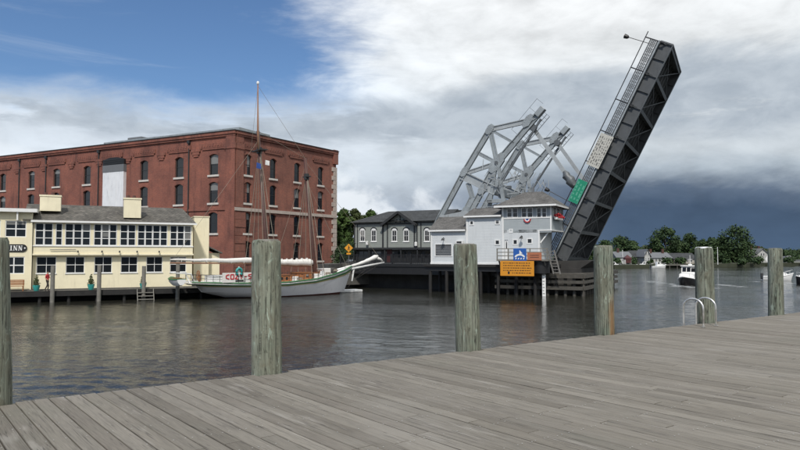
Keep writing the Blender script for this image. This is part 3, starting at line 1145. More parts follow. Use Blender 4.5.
# sign board
sx1, sz1 = INN.px(27.2, 244.3, -.22)
sx0, sz0 = INN.px(0, 251.8, -.22)
sign = thing('inn_sign', INN.world(sx1, -.22, 0), INN.a, 'black round-ended sign reading INN in white serif letters', 'sign')
hgt = sz1 - sz0
L = 5.2
rr = hgt / 2
zc = (sz0 + sz1) / 2
poly = [(-L, sz0), (-rr, sz0)] + [(-rr + rr * math.sin(PI * i / 8), zc - rr * math.cos(PI * i / 8)) for i in range(1, 8)] + [(-rr, sz1), (-L, sz1)]
MB().prism(poly, -.0, .06).build('board', M['black'], sign)


def serif_letter(ch, x, w, z0, z1):
    b = MB()
    h = z1 - z0
    st, th = .26 * w, .09 * h
    if ch == 'I':
        b.box(x + w / 2 - st * .7, x + w / 2 + st * .7, -.03, .0, z0, z1)
        b.box(x + w * .1, x + w * .9, -.031, .0, z0, z0 + th)
        b.box(x + w * .1, x + w * .9, -.031, .0, z1 - th, z1)
    else:
        b.box(x + w * .14, x + w * .26, -.03, 0, z0, z1)
        b.box(x + w * .78, x + w * .90, -.03, 0, z0, z1)
        b.prism([(x + w * .06, z1), (x + w * .36, z1), (x + w * .92, z0), (x + w * .66, z0)], -.034, 0)
        b.box(x, x + w * .36, -.031, 0, z0, z0 + th)
        b.box(x + w * .64, x + w * 1.02, -.031, 0, z1 - th, z1)
    return b


zl0, zl1 = sz0 + hgt * .18, sz0 + hgt * .83
lx = [INN.x(p, -.25, 248) - sx1 for p in (9.6, 13.0, 18.0, 23.2)]
for ch, a, c in (('I', lx[0], lx[1] - .03), ('N', lx[1], lx[2] - .04), ('N', lx[2], lx[3] - .06)):
    serif_letter(ch, a, c - a, zl0, zl1).build('letter', M['white'], sign)
dx = INN.x(24.8, -.25, 248) - sx1
MB().prism([(dx - .07, zc), (dx, zc - .09), (dx + .07, zc), (dx, zc + .09)], -.03, 0).build('diamond', M['white'], sign)
# blank cream wall to the right of the inn with a low shed
xa, zt = INN.px(193, 217, 2.0)
xb = INN.x(209, 2.0, 240)
ann = thing('inn_annex', INN.world(0, 0, 0), INN.a, 'blank cream flat-topped wall block joined by a small grey shed roof', 'building')
MB().box(XR + .35, xb, 2.0, 7.5, 1.0, zt).build('wall', M['cream_flat'], ann)
MB().box(XR + .32, xb + .05, 1.95, 7.5, zt, zt + .1).build('parapet_cap', M['cream_flat'], ann)
xc = INN.x(222, 2.6, 252)
z1, z2 = INN.z(207, 246, 2.6), INN.z(222, 252.5, 2.6)
MB().box(xb + .02, xc - .2, 2.8, 6.5, 1.0, z2 - .05).build('shed_wall', M['cream_flat'], ann)
MB().prism([(xb, z1), (xc, z2), (xc, z2 - .12), (xb, z1 - .12)], 2.3, 6.8).build('shed_roof', M['roof_grey'], ann)

# the inn's own landing
ln = thing('inn_landing', INN.world(0, 0, 0), INN.a, 'dark plank landing on black timber piles along the cream inn', 'dock')
k = -30.0
while k < XR + 3:
    MB().box(k, k + .29, -2.55, -.0, .80, .90 + RND.uniform(0, .01)).build('plank', M['grey_timber'], ln)
    k += .3
MB().box(-30, XR + 3, -2.65, -2.56, .5, .97).build('edge_beam', M['dark_timber'], ln)
MB().box(-30, XR + 3, -.55, -.42, -2, .8).build('bulkhead', M['dark_timber'], ln)
x = -30
while x < XR + 3:
    MB().tube([(x, -2.35, -2.5), (x, -2.35, .8)], .13, 8).build('support_pile', M['dark_timber'], ln)
    MB().box(x - .1, x + .1, -2.5, -.4, .5, .8).build('crossbeam', M['dark_timber'], ln)
    x += 2.2
for p, ty in ((53, 266), (99.5, 265), (144, 266), (178, 259)):
    x, z = INN.px(p, ty, -2.8)
    r_ = .17
    b = MB().tube([(0, 0, -3), (0, 0, z - .02), (0, 0, z)], [r_ * 1.05, r_, r_ * .85], 12)
    o = b.build('landing_pile', M['grey_timber'], None, smooth='auto')
    o.location = INN.world(x, -2.85, 0)
    near = {53: 'beside the red-shirted person', 99.5: 'next to the middle teal planter', 144: 'by the landing steps', 178: 'beside the hanging white dinghy'}[p]
    tag(o, 'grey timber pile rising above the inn landing ' + near, 'piling', 'piles of the inn landing')
st = thing('landing_steps', INN.world(IX(139, 290, -2.8), -2.7, 0), INN.a, 'short grey timber steps going down from the inn landing to the water', 'steps')
for k in range(3):
    MB().box(-.1, 1.2, -.35 - .3 * k, -.05 - .3 * k, .62 - .28 * k, .68 - .28 * k).build('tread', M['grey_timber'], st)
for x in (-.15, 1.2):
    MB().beam((x, .0, .9), (x, -1.1, -.2), .06, .22).build('stringer', M['grey_timber'], st)

# ------------------------------------------------------------------ bascule bridge
def LT(t, w, n):
    """leaf coordinates (along, across, above the lower flange) -> bridge frame"""
    return Vector((t * math.cos(TH) - n * math.sin(TH), w, LEAF_Z + t * math.sin(TH) + n * math.cos(TH)))


def leaf_tn(px, py, w):
    s, z = B.px(px, py, w)
    z -= LEAF_Z
    return s * math.cos(TH) + z * math.sin(TH), -s * math.sin(TH) + z * math.cos(TH)


GD = 1.25     # girder depth
leaf = thing('bascule_leaf', B.world(0, 0, 0), B.a, 'raised dark steel bridge leaf tilted up steeply with railings and braced underside', 'bridge leaf')
NP = 7
NUP = LT(0, 0, 1) - LT(0, 0, 0)       # leaf normal
TUP = LT(1, 0, 0) - LT(0, 0, 0)


def lbox(b, t0, t1, w0, w1, n0, n1):
    vs = [LT(t, w, n) for n in (n0, n1) for w in (w0, w1) for t in (t0, t1)]
    return b.add(vs, [(0, 2, 3, 1), (4, 5, 7, 6), (0, 1, 5, 4), (2, 6, 7, 3), (0, 4, 6, 2), (1, 3, 7, 5)])


for w in (0.0, LEAF_W):
    b = MB()
    lbox(b, -.6, LEAF_L, w - .02, w + .02, .03, GD)
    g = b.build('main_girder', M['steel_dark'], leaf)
    for nn, m_ in ((0, 'steel_mid'), (GD - .02, 'steel_mid')):
        b = MB()
        lbox(b, -.6, LEAF_L, w - .2, w + .2, nn, nn + .05)
        b.build('flange', M[m_], g)
    for i in range(NP * 2 + 1):
        b = MB()
        t = LEAF_L * i / (NP * 2)
        t = min(t, LEAF_L - .05)
        for sgn in (-1, 1):
            lbox(b, t - .02, t + .02, w + sgn * .02, w + sgn * .17, .05, GD - .02)
        b.build('stiffener', M['steel_mid'] if i % 2 == 0 else M['steel_dark'], g)
for i in range(NP + 1):
    t = LEAF_L * i / NP
    b = MB()
    t0, t1 = (t - .17, t + .17) if 0 < i < NP else ((t, t + .3) if i == 0 else (t - .3, t - .04))
    lbox(b, t0, t1, .21, LEAF_W - .21, .055, .12)
    lbox(b, (t0 + t1) / 2 - .03, (t0 + t1) / 2 + .03, .21, LEAF_W - .21, .12, GD - .25)
    b.build('floor_beam', M['steel_mid'], leaf)
for i in range(NP):
    t0, t1 = LEAF_L * i / NP, LEAF_L * (i + 1) / NP
    for a, c in ((.2, LEAF_W - .2), (LEAF_W - .2, .2)):
        o_ = .14 if a < c else .26
        MB().beam(LT(t0 + .2, a, o_), LT(t1 - .2, c, o_), .085, .07, NUP).build('lateral_brace', M['steel_dark'], leaf)
for k in range(6):
    w = 1.4 + k * (LEAF_W - 2.8) / 5
    b = MB()
    lbox(b, .1, LEAF_L - .1, w - .02, w + .02, .72, GD - .24)
    lbox(b, .1, LEAF_L - .1, w - .1, w + .1, .70, .72)
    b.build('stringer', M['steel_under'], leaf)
b = MB()
lbox(b, -.3, LEAF_L + .05, -.15, LEAF_W + .15, GD + .035, GD + .18)
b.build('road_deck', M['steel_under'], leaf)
b = MB()
lbox(b, LEAF_L + .0, LEAF_L + .12, -.2, LEAF_W + .2, .0, GD + .02)
b.build('end_plate', M['steel_under'], leaf)
# sidewalk edges and railings, both sides
for side, w in ((-1, -.42), (1, LEAF_W + .42)):
    b = MB()
    lbox(b, 0, LEAF_L, w - .08, w + .08, GD + .02, GD + .15)
    b.build('sidewalk_fascia', M['steel'], leaf)
    b = MB()
    n0 = GD + .2
    for nn, th in ((.24, .08), (.40, .09), (.56, .09), (.74, .10)):
        lbox(b, .2, LEAF_L - .1, w - .03, w + .03, n0 + nn - th / 2, n0 + nn + th / 2)
    lbox(b, .2, LEAF_L - .1, w - .028, w + .028, n0 - .02, n0 + .10)
    i = 0
    while i * .16 < LEAF_L - .4:
        if i % 2 == 0 or i % 3 == 0:
            lbox(b, .2 + i * .16, .2 + i * .16 + .05, w - .02, w + .02, n0, n0 + .78)
        i += 1
    b.build('lattice_railing', M['steel_dark'], leaf)
    b = MB()
    lbox(b, .2, LEAF_L + .5, w - .035, w + .035, n0 + 1.28, n0 + 1.36)
    b.build('top_rail', M['black'], leaf)
    for i in range(NP * 1 + 1):
        t = min(LEAF_L * i / NP + .1, LEAF_L - .1)
        b = MB()
        lbox(b, t - .05, t + .05, w - .05, w + .05, GD - .4, n0 + 1.36)
        b.build('rail_post', M['black'], leaf)
        b = MB()
        b.beam(LT(t, w, GD - .1), LT(t, w - side * .4, .55), .1, .1, TUP)
        b.build('bracket', M['steel_mid'], leaf)
# lamps standing off the railing
for (pa, pb) in (((648, 43), (624.5, 36)), ((571, 203), (545.5, 189))):
    (ta, na), (tb, nb) = leaf_tn(*pa, -.42), leaf_tn(*pb, -.42)
    na = GD + .3
    b = MB()
    b.tube([LT(ta, -.42, na), LT(tb, -.42, nb)], .035, 8)
    p = b.build('lamp_post', M['black'], leaf)
    b = MB()
    q, qq = LT(tb, -.42, nb), LT(tb, -.42, nb - .5)
    b.tube([qq, qq + (q - qq) * .3, q, q + (q - qq) * .12], [.06, .19, .24, .08], 10)
    b.build('lamp_head', M['black'], p)


# signs hung on the near railing of the leaf
def leaf_sign(name, corners, m, lab):
    w = -.66
    tn = [leaf_tn(*c, w) for c in corners]
    ts = sorted(t for t, n in tn)
    ns = sorted(n for t, n in tn)
    t0, t1 = (ts[0] + ts[1]) / 2, (ts[2] + ts[3]) / 2
    n0, n1 = (ns[0] + ns[1]) / 2, (ns[2] + ns[3]) / 2
    th_ = thing(name, B.world(0, 0, 0), B.a, lab, 'sign')
    b = MB()
    lbox(b, t0, t1, w - .02, w + .02, n0, n1)
    b.build('panel', M[m], th_)
    b = MB()
    for q in (.15, .85):
        lbox(b, t0 + (t1 - t0) * q - .04, t0 + (t1 - t0) * q + .04, w + .02, w + .1, n0 + .05, n1 - .05)
    b.build('mounting_bar', M['steel_mid'], th_)
    return th_, t0, t1, n0, n1, w


s1, t0, t1, n0, n1, w = leaf_sign('railing_sign', [(600.5, 132.4), (613.6, 137), (598.7, 169), (586.6, 164.4)], 'beige_sign', 'weathered off-white sign with faded grey lettering on the leaf railing')
r2 = random.Random(4)
nl = 6
for i in range(nl):
    n_ = n0 + (n1 - n0) * (i + .6) / (nl + .2)
    t = t0 + .25
    b = MB()
    while t < t1 - .3:
        L = r2.uniform(.06, .34)
        lbox(b, t, min(t + L, t1 - .2), w - .026, w - .02, n_ - .02 - .05 * r2.random(), n_ + .02 + .06 * r2.random())
        t += L + r2.uniform(.10, .22)
    b.build('faded_line', M['ink_grey'], s1)
s2, t0, t1, n0, n1, w = leaf_sign('railing_sign', [(577, 178.7), (588.7, 182), (577, 204), (569, 201)], 'green_sign', 'bright green rectangular sign on the leaf railing')
for i in range(3):
    n_ = n0 + (n1 - n0) * (i + .6) / 3.2
    t = t0 + .3
    b = MB()
    while t < t1 - .35:
        L = r2.uniform(.12, .45)
        lbox(b, t, min(t + L, t1 - .25), w - .026, w - .02, n_ - .07, n_ + .07)
        t += L + r2.uniform(.12, .25)
    b.build('faded_line', M['ink_pale'], s2)
b = MB()
for a_, c_, d_, e_ in ((t0, t1, n0, n0 + .04), (t0, t1, n1 - .04, n1)):
    lbox(b, a_ + .06, c_ - .06, w - .026, w - .02, d_ + .05 * (1 if d_ == n0 else -1), e_ + .05 * (1 if d_ == n0 else -1))
b.build('border', M['ink_pale'], s2)

# overhead balance beams
WN, WF = -.6, 11.0
P = {k: B.px(*v, WN) for k, v in dict(
    K=(490, 129.5), T=(538, 114.5), T1=(528, 121), M1=(464.5, 172), ML=(477, 152.5), M2=(441, 216), M3=(432, 234), H=(497, 163), B1=(514, 143), B2=(483, 189),
    B3=(470, 213), C1=(462, 175), C2=(496, 191), Q1=(468, 183), Q2=(472.5, 198), Q3=(466, 211), G=(467, 173), S1=(541, 119), S2=(503, 180), LK=(532, 127), LE=(576, 189)).items()}


def balance(wc, lab):
    t = thing('balance_beam', B.world(0, 0, 0), B.a, lab, 'bridge beam', 'overhead balance beams of the bridge')

    def pt(k):
        return Vector((P[k][0], wc, P[k][1]))

    def mem(name, a, c, h, wd=.5, m='steel', th=.08):
        wd *= .62
        h *= .9
        """I-section member in the plane of the truss"""
        p, q = pt(a), pt(c)
        d = (q - p).normalized()
        nrm = Vector((-d.z, 0, d.x))
        b = MB()
        b.beam(p, q, .12, h, nrm)
        for s in (-1, 1):
            o = nrm * (s * (h / 2))
            b.beam(p + o, q + o, wd, th, nrm)
        return b.build(name, M[m], t)
    mem('top_chord', 'K', 'T1', .52, .5, 'steel_light')
    mem('top_chord', 'T1', 'T', .52, .5, 'steel_light')
    mem('rear_chord', 'K', 'M1', .62, .6)
    mem('rear_chord', 'M1', 'M2', .62, .6)
    mem('rear_chord', 'M2', 'M3', .62, .6)
    mem('lower_chord', 'T', 'B1', .62, .6)
    mem('lower_chord', 'B1', 'H', .70, .6)
    mem('lower_chord', 'H', 'B2', .7, .6)
    mem('lower_chord', 'B2', 'B3', .62, .6)
    mem('brace', 'K', 'H', .46, .45)
    mem('brace', 'ML', 'H', .38, .3)
    mem('brace', 'G', 'H', .42, .45, 'steel_light')
    mem('brace', 'K', 'B1', .25, .25)
    mem('brace', 'Q1', 'Q2', .5, .4)
    mem('brace', 'Q2', 'Q3', .7, .4)
    mem('counterweight_girder', 'C1', 'C2', 1.0, .7, 'steel_light', .1)
    # gusset plates
    dch = (pt('B1') - pt('B2')).normalized()
    drc = (pt('K') - pt('M1')).normalized()
    for key, ax, ln_, wd_ in (('H', dch, 1.25, .58), ('K', drc, .62, .36), ('M1', drc, .6, .36), ('T1', dch, .8, .40), ('B2', dch, .7, .40), ('Q3', drc, .6, .4)):
        c = pt(key)
        nx_ = Vector((-ax.z, 0, ax.x))
        poly = []
        for u_, v_ in ((-1, -.35), (-.45, -1), (.5, -1), (1, -.3), (1, .4), (.4, 1), (-.55, 1), (-1, .45)):
            q = c + ax * (u_ * ln_) + nx_ * (v_ * wd_)
            poly.append((q.x, q.z))
        o = MB().prism(poly, wc - .205, wc + .205).build('gusset_plate', M['steel'], t)
        k = MB()
        for u_ in (-.7, -.35, 0, .35, .7):
            for v_ in (-.55, .55):
                q = c + ax * (u_ * ln_) + nx_ * (v_ * wd_)
                k.ball((q.x, wc - .21, q.z), .04, 6, 4)
        tag(k.build('rivets', M['steel_light'], o), kind='stuff')
        if key == 'H':
            MB().tube([(c.x, wc - .3, c.z), (c.x, wc + .3, c.z)], .2, 14).build('trunnion', M['steel_mid'], o)
    # bottom plate closing the counterweight corner
    a, c, d = pt('M2'), pt('Q3'), pt('B3')
    MB().prism([(a.x, a.z), (c.x, c.z), (d.x, d.z), (d.x - .6, d.z - 2.2), (a.x - .9, a.z - 2.2)], wc - .3, wc + .3).build('counterweight_plate', M['steel_light'], t)
    # head sheave housing at the tip
    d = (pt('T') - pt('B1')).normalized()
    nn = Vector((-d.z, 0, d.x))
    p = pt('T')
    b = MB()
    b.beam(p - d * .2, p + d * .9, .75, .62, nn)
    b.build('tip_housing', M['steel'], t, bevel=.04)
    # screened access walkway up the lower chord
    b = MB()
    for off, r_ in ((1.15, .035), (.75, .03)):
        b.tube([pt('B1') + nn * off * -1, p + d * .6 - nn * off], r_, 6)
    for i in range(12):
        q = pt('B1') + (p + d * .6 - pt('B1')) * (i / 11)
        b.beam(q - nn * .35, q - nn * 1.15, .03, .03)
    b.build('ladder', M['steel_mid'], t)
    b = MB()
    q0, q1 = pt('S1'), pt('S2')
    b.beam(q0, q1, .2, .2, nn)
    b.build('rack_strut', M['steel_mid'], t)
    b = MB()
    u0, u1 = p + nn * .35, p + nn * 1.25
    for a_, c_ in ((u0, u1), (u0 + d * 1.2, u1 + d * 1.2), (u1 - d * 3.0, u1 + d * 1.2), (u1 - d * 3.0, u0 - d * 3.0)):
        b.beam(a_, c_, .03, .03)
    b.build('guard_frame', M['steel_mid'], t)
    return t


balance(WN, 'silver grey steel balance truss standing directly behind the keeper tower roof')
balance(WF, 'silver grey steel balance truss on the far side of the roadway')
# hanger links
for wc, lab in ((WN + .36, 'grey steel hanger link ending in a lumpy shroud beside the green sign'), (WF - .2, 'slim grey steel hanger link on the far side of the roadway')):
    t = thing('hanger_link', B.world(0, 0, 0), B.a, lab, 'bridge link', 'links between balance beams and leaf')
    a = Vector((P['LK'][0], wc, P['LK'][1]))
    c = Vector((P['LE'][0], wc, P['LE'][1]))
    d = (c - a).normalized()
    e = LT(*[leaf_tn(576, 189, WN)[0] + 1.0], wc, GD + .2)
    MB().beam(a, c, .2, .42, (1, 0, 0)).build('link_bar', M['steel_light'], t)
    MB().beam(c, e, .18, .4, (1, 0, 0)).build('link_foot', M['steel'], t)
    MB().tube([(a.x, wc - .4, a.z), (a.x, wc + .4, a.z)], .38, 14).build('pin', M['steel_mid'], t)
    if wc < 1:
        q0 = c - d * 2.3
        pts = [q0 + d * (.26 * k) + Vector((.06 * math.sin(k * 2.1), -.1, .05 * math.cos(k * 1.3))) for k in range(9)]
        MB().tube(pts, [.16, .34, .46, .40, .50, .54, .44, .40, .2], 9).build('shroud', M['steel_mid'], t, smooth='auto')
# counterweight between the beams
a = Vector((P['M3'][0], 0, P['M3'][1]))
cwx0, cwx1 = P['M2'][0] - .2, P['B3'][0] - .2
b = MB().box(cwx0, cwx1, WN + .55, WF - .55, 3.6, 7.0)
tag(b.build('counterweight', M['concrete']), 'grey concrete counterweight block hanging between the balance beams', 'counterweight')
bpy.data.objects['counterweight'].location = B.world(0, 0, 0)
bpy.data.objects['counterweight'].rotation_euler = (0, 0, B.a)
# support towers with machinery
for wc, lab in ((WN, 'steel support tower full of machinery under the balance truss behind the keeper house'), (WF, 'steel support tower under the balance truss across the roadway')):
    t = thing('bridge_tower', B.world(0, 0, 0), B.a, lab, 'tower', 'towers carrying the balance beams')
    hx, hz = P['H']
    for q in (-1.9, 1.7):
        MB().beam((hx + .1 * q, wc, hz - .5), (hx + q, wc, 3.1), .36, .36, (1, 0, 0)).build('column', M['steel'], t)
    for z, r_ in ((hz - 4.2, 1.0), (hz - 7, 1.45)):
        MB().beam((hx - r_, wc, z), (hx + r_, wc, z), .3, .4).build('cross_strut', M['steel'], t)
    MB().box(hx - 2.4, hx + 2.6, wc - 1.1, wc + 1.1, hz - 5.6, hz - 5.45).build('platform', M['steel_mid'], t)
    rr_ = random.Random(8)
    for k in range(7):
        x, z = hx + rr_.uniform(-1.6, 2.2), hz - rr_.uniform(2.6, 5.2)
        yy = wc + rr_.choice((-.7, -.45, .4))
        if k % 3 == 0:
            MB().tube([(x, yy - .12, z), (x, yy + .12, z)], rr_.uniform(.25, .42), 14).build('gear', M['steel_mid'], t)
        else:
            MB().box(x - .2, x + .25, yy - .2, yy + .2, z - .17, z + .17).build('gearbox', M['steel_light' if k % 2 else 'steel_mid'], t, bevel=.04)
    b = MB()
    for k in range(34):
        x, z = hx + rr_.uniform(-1.8, 2.6), hz - rr_.uniform(.2, 5.4)
        a_ = rr_.choice((1.0, 1.05, 2.1, .1, 1.57))
        L = rr_.uniform(.6, 1.7)
        yy = wc + rr_.uniform(-1, .8)
        b.beam((x, yy, z), (x + L * math.cos(a_), yy + rr_.uniform(-.3, .3), z + L * math.sin(a_)), .065, .065)
    tag(b.build('machinery_rods', M['steel_light'], t), kind='stuff')
    b = MB()
    for x in (hx - 2.4, hx - .8, hx + .9, hx + 2.6):
        b.beam((x, wc - 1.1, hz - 5.45), (x, wc - 1.1, hz - 4.4), .05, .05)
    for z in (hz - 4.4, hz - 4.9):
        b.beam((hx - 2.4, wc - 1.1, z), (hx + 2.6, wc - 1.1, z), .05, .05)
    b.build('handrail', M['steel_light'], t)
# strut tying the towers together
tag(MB().beam((P['H'][0] - .6, WN + .3, P['H'][1] - 3.0), (P['H'][0] - .6, WF - .3, P['H'][1] - 3.0), .6, .8).build('tower_cross_girder', M['steel']), 'grey steel girder joining the two bridge towers over the road', 'girder')
bpy.data.objects['tower_cross_girder'].location = B.world(0, 0, 0)
bpy.data.objects['tower_cross_girder'].rotation_euler = (0, 0, B.a)

# pier under the bridge, approach deck
pier = thing('bridge_pier', B.world(0, 0, 0), B.a, 'dark concrete bridge pier under the keeper house and leaf hinge', 'pier')
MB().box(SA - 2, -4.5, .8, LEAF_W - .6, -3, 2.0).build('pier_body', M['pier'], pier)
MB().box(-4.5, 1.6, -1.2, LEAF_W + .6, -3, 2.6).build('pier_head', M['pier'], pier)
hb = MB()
hb.prism([(-1.8, 2.6), (1.5, 2.6), (2.7, 3.4), (-1.4, 3.4)], -.6, LEAF_W + .5)
hb.build('hinge_bearing', M['pier'], pier)
appr = thing('approach_span', B.world(0, 0, 0), B.a, 'dark steel approach span with black railing in front of the grey gabled building', 'bridge deck')
MB().box(SA - 1, -1.6, -1.4, LEAF_W + 1.4, 2.62, 2.96).build('deck', M['black'], appr)
for w in (-1.2, LEAF_W + 1.2):
    MB().box(SA - 1, -2.0, w - .1, w + .1, 1.75, 2.62).build('girder', M['black'], appr)
for w in (-1.3, LEAF_W + 1.3):
    b = MB()
    x = SA - .8
    while x < -6:
        b.box(x - .02, x + .02, w - .02, w + .02, 2.96, 4.0)
        x += .17
    b.build('balusters', M['black'], appr)
    b = MB()
    for z in (3.12, 4.02):
        b.box(SA - 1, -6, w - .03, w + .03, z - .035, z + .035)
    b.build('rail', M['black'], appr)
    x = SA - .9
    while x < -6:
        MB().box(x - .07, x + .07, w - .07, w + .07, 2.96, 4.12).build('post', M['black'], appr)
        x += 2.4

# ------------------------------------------------------------------ keeper's house (front plane H)
hs = thing('bridge_keeper_house', H.world(0, 0, 0), H.a, 'pale grey clapboard bridge keeper house with hip-roofed lookout tower', 'building')
HZ0 = 3.15
hx = lambda p, py=240, w=0: H.x(p, w, py)
xA, xB, xC, xD = hx(431), hx(467), hx(503), hx(539.5)
zA = H.z(450, 229.8)
zB = H.z(485, 215.5)
zC = 9.0
DP = 5.0
xE = hx(551.5, 215)
sq = [  # px0, px1, py0, py1 small square windows
    (469.6, 474, 220.4, 225.4), (495, 500, 219.4, 224.6), (494.8, 500.2, 239.5, 245.2), (509, 513, 228.8, 233), (512.7, 518, 239, 245), (526.8, 532.7, 238, 244)]


def hole(p0, p1, y0, y1, w=0):
    pm = (p0 + p1) / 2
    return (H.x(p0, w, (y0 + y1) / 2), H.x(p1, w, (y0 + y1) / 2), H.z(pm, y1, w), H.z(pm, y0, w))


hq = [hole(*q) for q in sq]
lou = hole(435.6, 451.5, 244.5, 255.8)
door = hole(504.8, 508.2, 240, 257)
door = (door[0], door[1], HZ0 + .45, door[3])
b = MB()
wall_holes(b, xA, xB, HZ0, zA, [lou], 0, .12)
b.box(xA, xB, .13, DP, HZ0, zA)
b.build('low_wing_wall', M['grey_clap'], hs)
b = MB()
wall_holes(b, xB, xC, HZ0, zB, hq[:3], -.02, .12)
b.box(xB, xC, .11, DP, HZ0, zB)
b.build('middle_wall', M['grey_clap'], hs)
b = MB()
zO = H.z(545, 229.5)
up_w = [(507, 512.2), (512.6, 518), (521.5, 526.9), (527.3, 533), (536.7, 541.5), (541.9, 546.8)]
hu = [hole(a, c, 207.6, 217.6) for a, c in up_w]
wall_holes(b, xC, xD, HZ0, zO, [h for h in hq[3:] if h[3] < zO] + [door], -.04, .12)
b.box(xC, xD, .09, DP, HZ0, zO)
b.build('tower_wall', M['grey_clap'], hs)
b = MB()
wall_holes(b, xC, xE, zO, zC, [h for h in hq[3:] if h[3] >= zO] + hu, -.04, .12)
wall_b = b
b.box(xC, xE - .01, .09, DP, zO, zC)
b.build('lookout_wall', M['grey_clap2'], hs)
# side windows of the lookout (right end)
for k in range(3):
    y0 = .5 + k * 1.45
    o = MB()
    o.box(xE, xE + .05, y0, y0 + 1.15, hu[0][2], hu[0][3])
    sw = o.build('side_window', M['white'], hs)
    MB().box(xE + .05, xE + .058, y0 + .1, y0 + .53, hu[0][2] + .08, hu[0][3] - .08).build('pane', M['glass_clear'], sw)
    MB().box(xE + .05, xE + .058, y0 + .62, y0 + 1.05, hu[0][2] + .08, hu[0][3] - .08).build('pane', M['glass_clear'], sw)
for h in hq:
    window(hs, h[0], h[1], h[2], h[3], -.02, 1, 1, 'white', 'glass', .11, th=.05)
for h in hu:
    window(hs, h[0], h[1], h[2], h[3], .0, 1, 2, 'white', 'glass_clear', .06, th=.07, split=[.5], mw=.03)
# louvred vent
lo = MB()
a, c, d, e = lou
for k in range(7):
    z = d + (e - d) * (k + .5) / 7
    lo.beam(((a + c) / 2 - (c - a) / 2, .05, z), (c, .05, z), .02, (e - d) / 7 * .8, (0, .7, .7))
lv = lo.build('louvre_window', M['grey_plain'], hs)
fr = MB()
for q in ((a - .08, a, d, e), (c, c + .08, d, e), (a - .08, c + .08, d - .08, d), (a - .08, c + .08, e, e + .08)):
    fr.box(q[0], q[1], -.05, .03, q[2], q[3])
fr.build('louvre_frame', M['white'], hs)
a, c, d, e = door
dr = MB().box(a + .02, c - .02, .02, .06, d, e).build('door', M['white'], hs)
MB().box(a + .12, c - .12, .012, .02, d + (e - d) * .55, e - .15).build('pane', M['glass'], dr)
q = hole(457, 464, 240.6, 244)
ac = MB().box(q[0], q[1], -.4, -.03, q[2], q[3]).build('wall_unit', M['white'], hs, bevel=.02)
MB().box(q[0] + .12, q[1] - .12, -.415, -.4, q[2] + .08, q[3] - .08).build('grille', M['char'], ac)
for p, y in ((444.5, 238.5), (522.5, 236.5)):
    x, z = H.px(p, y)
    k = MB()
    k.tube([(x, 0, z), (x, -.35, z + .08), (x, -.5, z - .05)], .035, 6)
    k.tube([(x, -.5, z + .02), (x, -.5, z - .22)], [.07, .2], 10)
    k.build('wall_lamp', M['char'], hs)
# trim boards
tr = [(xA - .02, xA + .14, HZ0, zA, -.035), (xB - .07, xB + .09, HZ0, zB, -.055), (xC - .08, xC + .1, HZ0, zC - .1, -.075),
      (xD - .12, xD + .03, HZ0, zO, -.075), (xE - .13, xE + .02, zO, zC - .05, -.075)]
for x0, x1, z0, z1, y in tr:
    MB().box(x0, x1, y, y + .03, z0, z1).build('corner_board', M['white'], hs)
MB().box(xA - .05, xC, -.09, .0, HZ0 - .12, HZ0 + .06).build('base_board', M['white'], hs)
MB().box(xC + .11, xE - .14, -.078, -.045, hu[0][2] - .14, hu[0][2] - .02).build('window_apron', M['white'], hs)
MB().box(xD + .04, xE + .06, -.1, DP, zO - .13, zO - .003).build('overhang_soffit', M['white'], hs)
for p in (544.0,):
    MB().beam((xD + .03, .3, zO - 1.3), (xE - .3, .3, zO - .15), .12, .12).build('knee_brace', M['white'], hs)
# roofs
ry = 2.6


def gable_roof(name, x0, x1, ze, zr, y0, ymid, y1, m, th=.12, parent=hs):
    b = MB()
    b.add([(x0, y0, ze), (x1, y0, ze), (x1, ymid, zr), (x0, ymid, zr), (x1, y1, ze), (x0, y1, ze),
           (x0, y0, ze - th), (x1, y0, ze - th), (x1, ymid, zr - th), (x0, ymid, zr - th), (x1, y1, ze - th), (x0, y1, ze - th)],
          [(0, 1, 2, 3), (3, 2, 4, 5), (6, 9, 8, 7), (9, 11, 10, 8), (0, 6, 7, 1), (5, 4, 10, 11), (0, 3, 9, 6), (3, 5, 11, 9), (1, 7, 8, 2), (2, 8, 10, 4)])
    return b.build(name, m, parent)


zr1 = H.z(452, 216.8, ry)
rf = gable_roof('low_roof', xA - .2, xB - .08, zA, zr1, -.3, ry, DP + .3, M['roof_grey'])
MB().box(xA - .2, xB - .08, -.34, -.3, zA - .17, zA + .0).build('fascia', M['white'], rf)
MB().prism([(0, 0), (1, 0), (1, 0.001)], 0, 0.001)
# gable end infill of the low wing
b = MB()
b.add([(xA, 0, zA), (xA, DP, zA), (xA, ry, zr1 - .1)], [(0, 1, 2)])
b.build('gable_wall', M['grey_clap'], hs)
zr2 = H.z(486, 208, ry)
rf = gable_roof('middle_roof', xB - .25, xC - .09, zB, zr2, -.34, ry, DP + .3, M['roof_grey'])
MB().box(xB - .25, xC - .09, -.38, -.34, zB - .17, zB).build('fascia', M['white'], rf)
b = MB()
b.add([(xB, 0, zB), (xB, DP, zB), (xB, ry, zr2 - .1)], [(0, 1, 2)])
b.build('gable_wall', M['grey_clap'], hs)
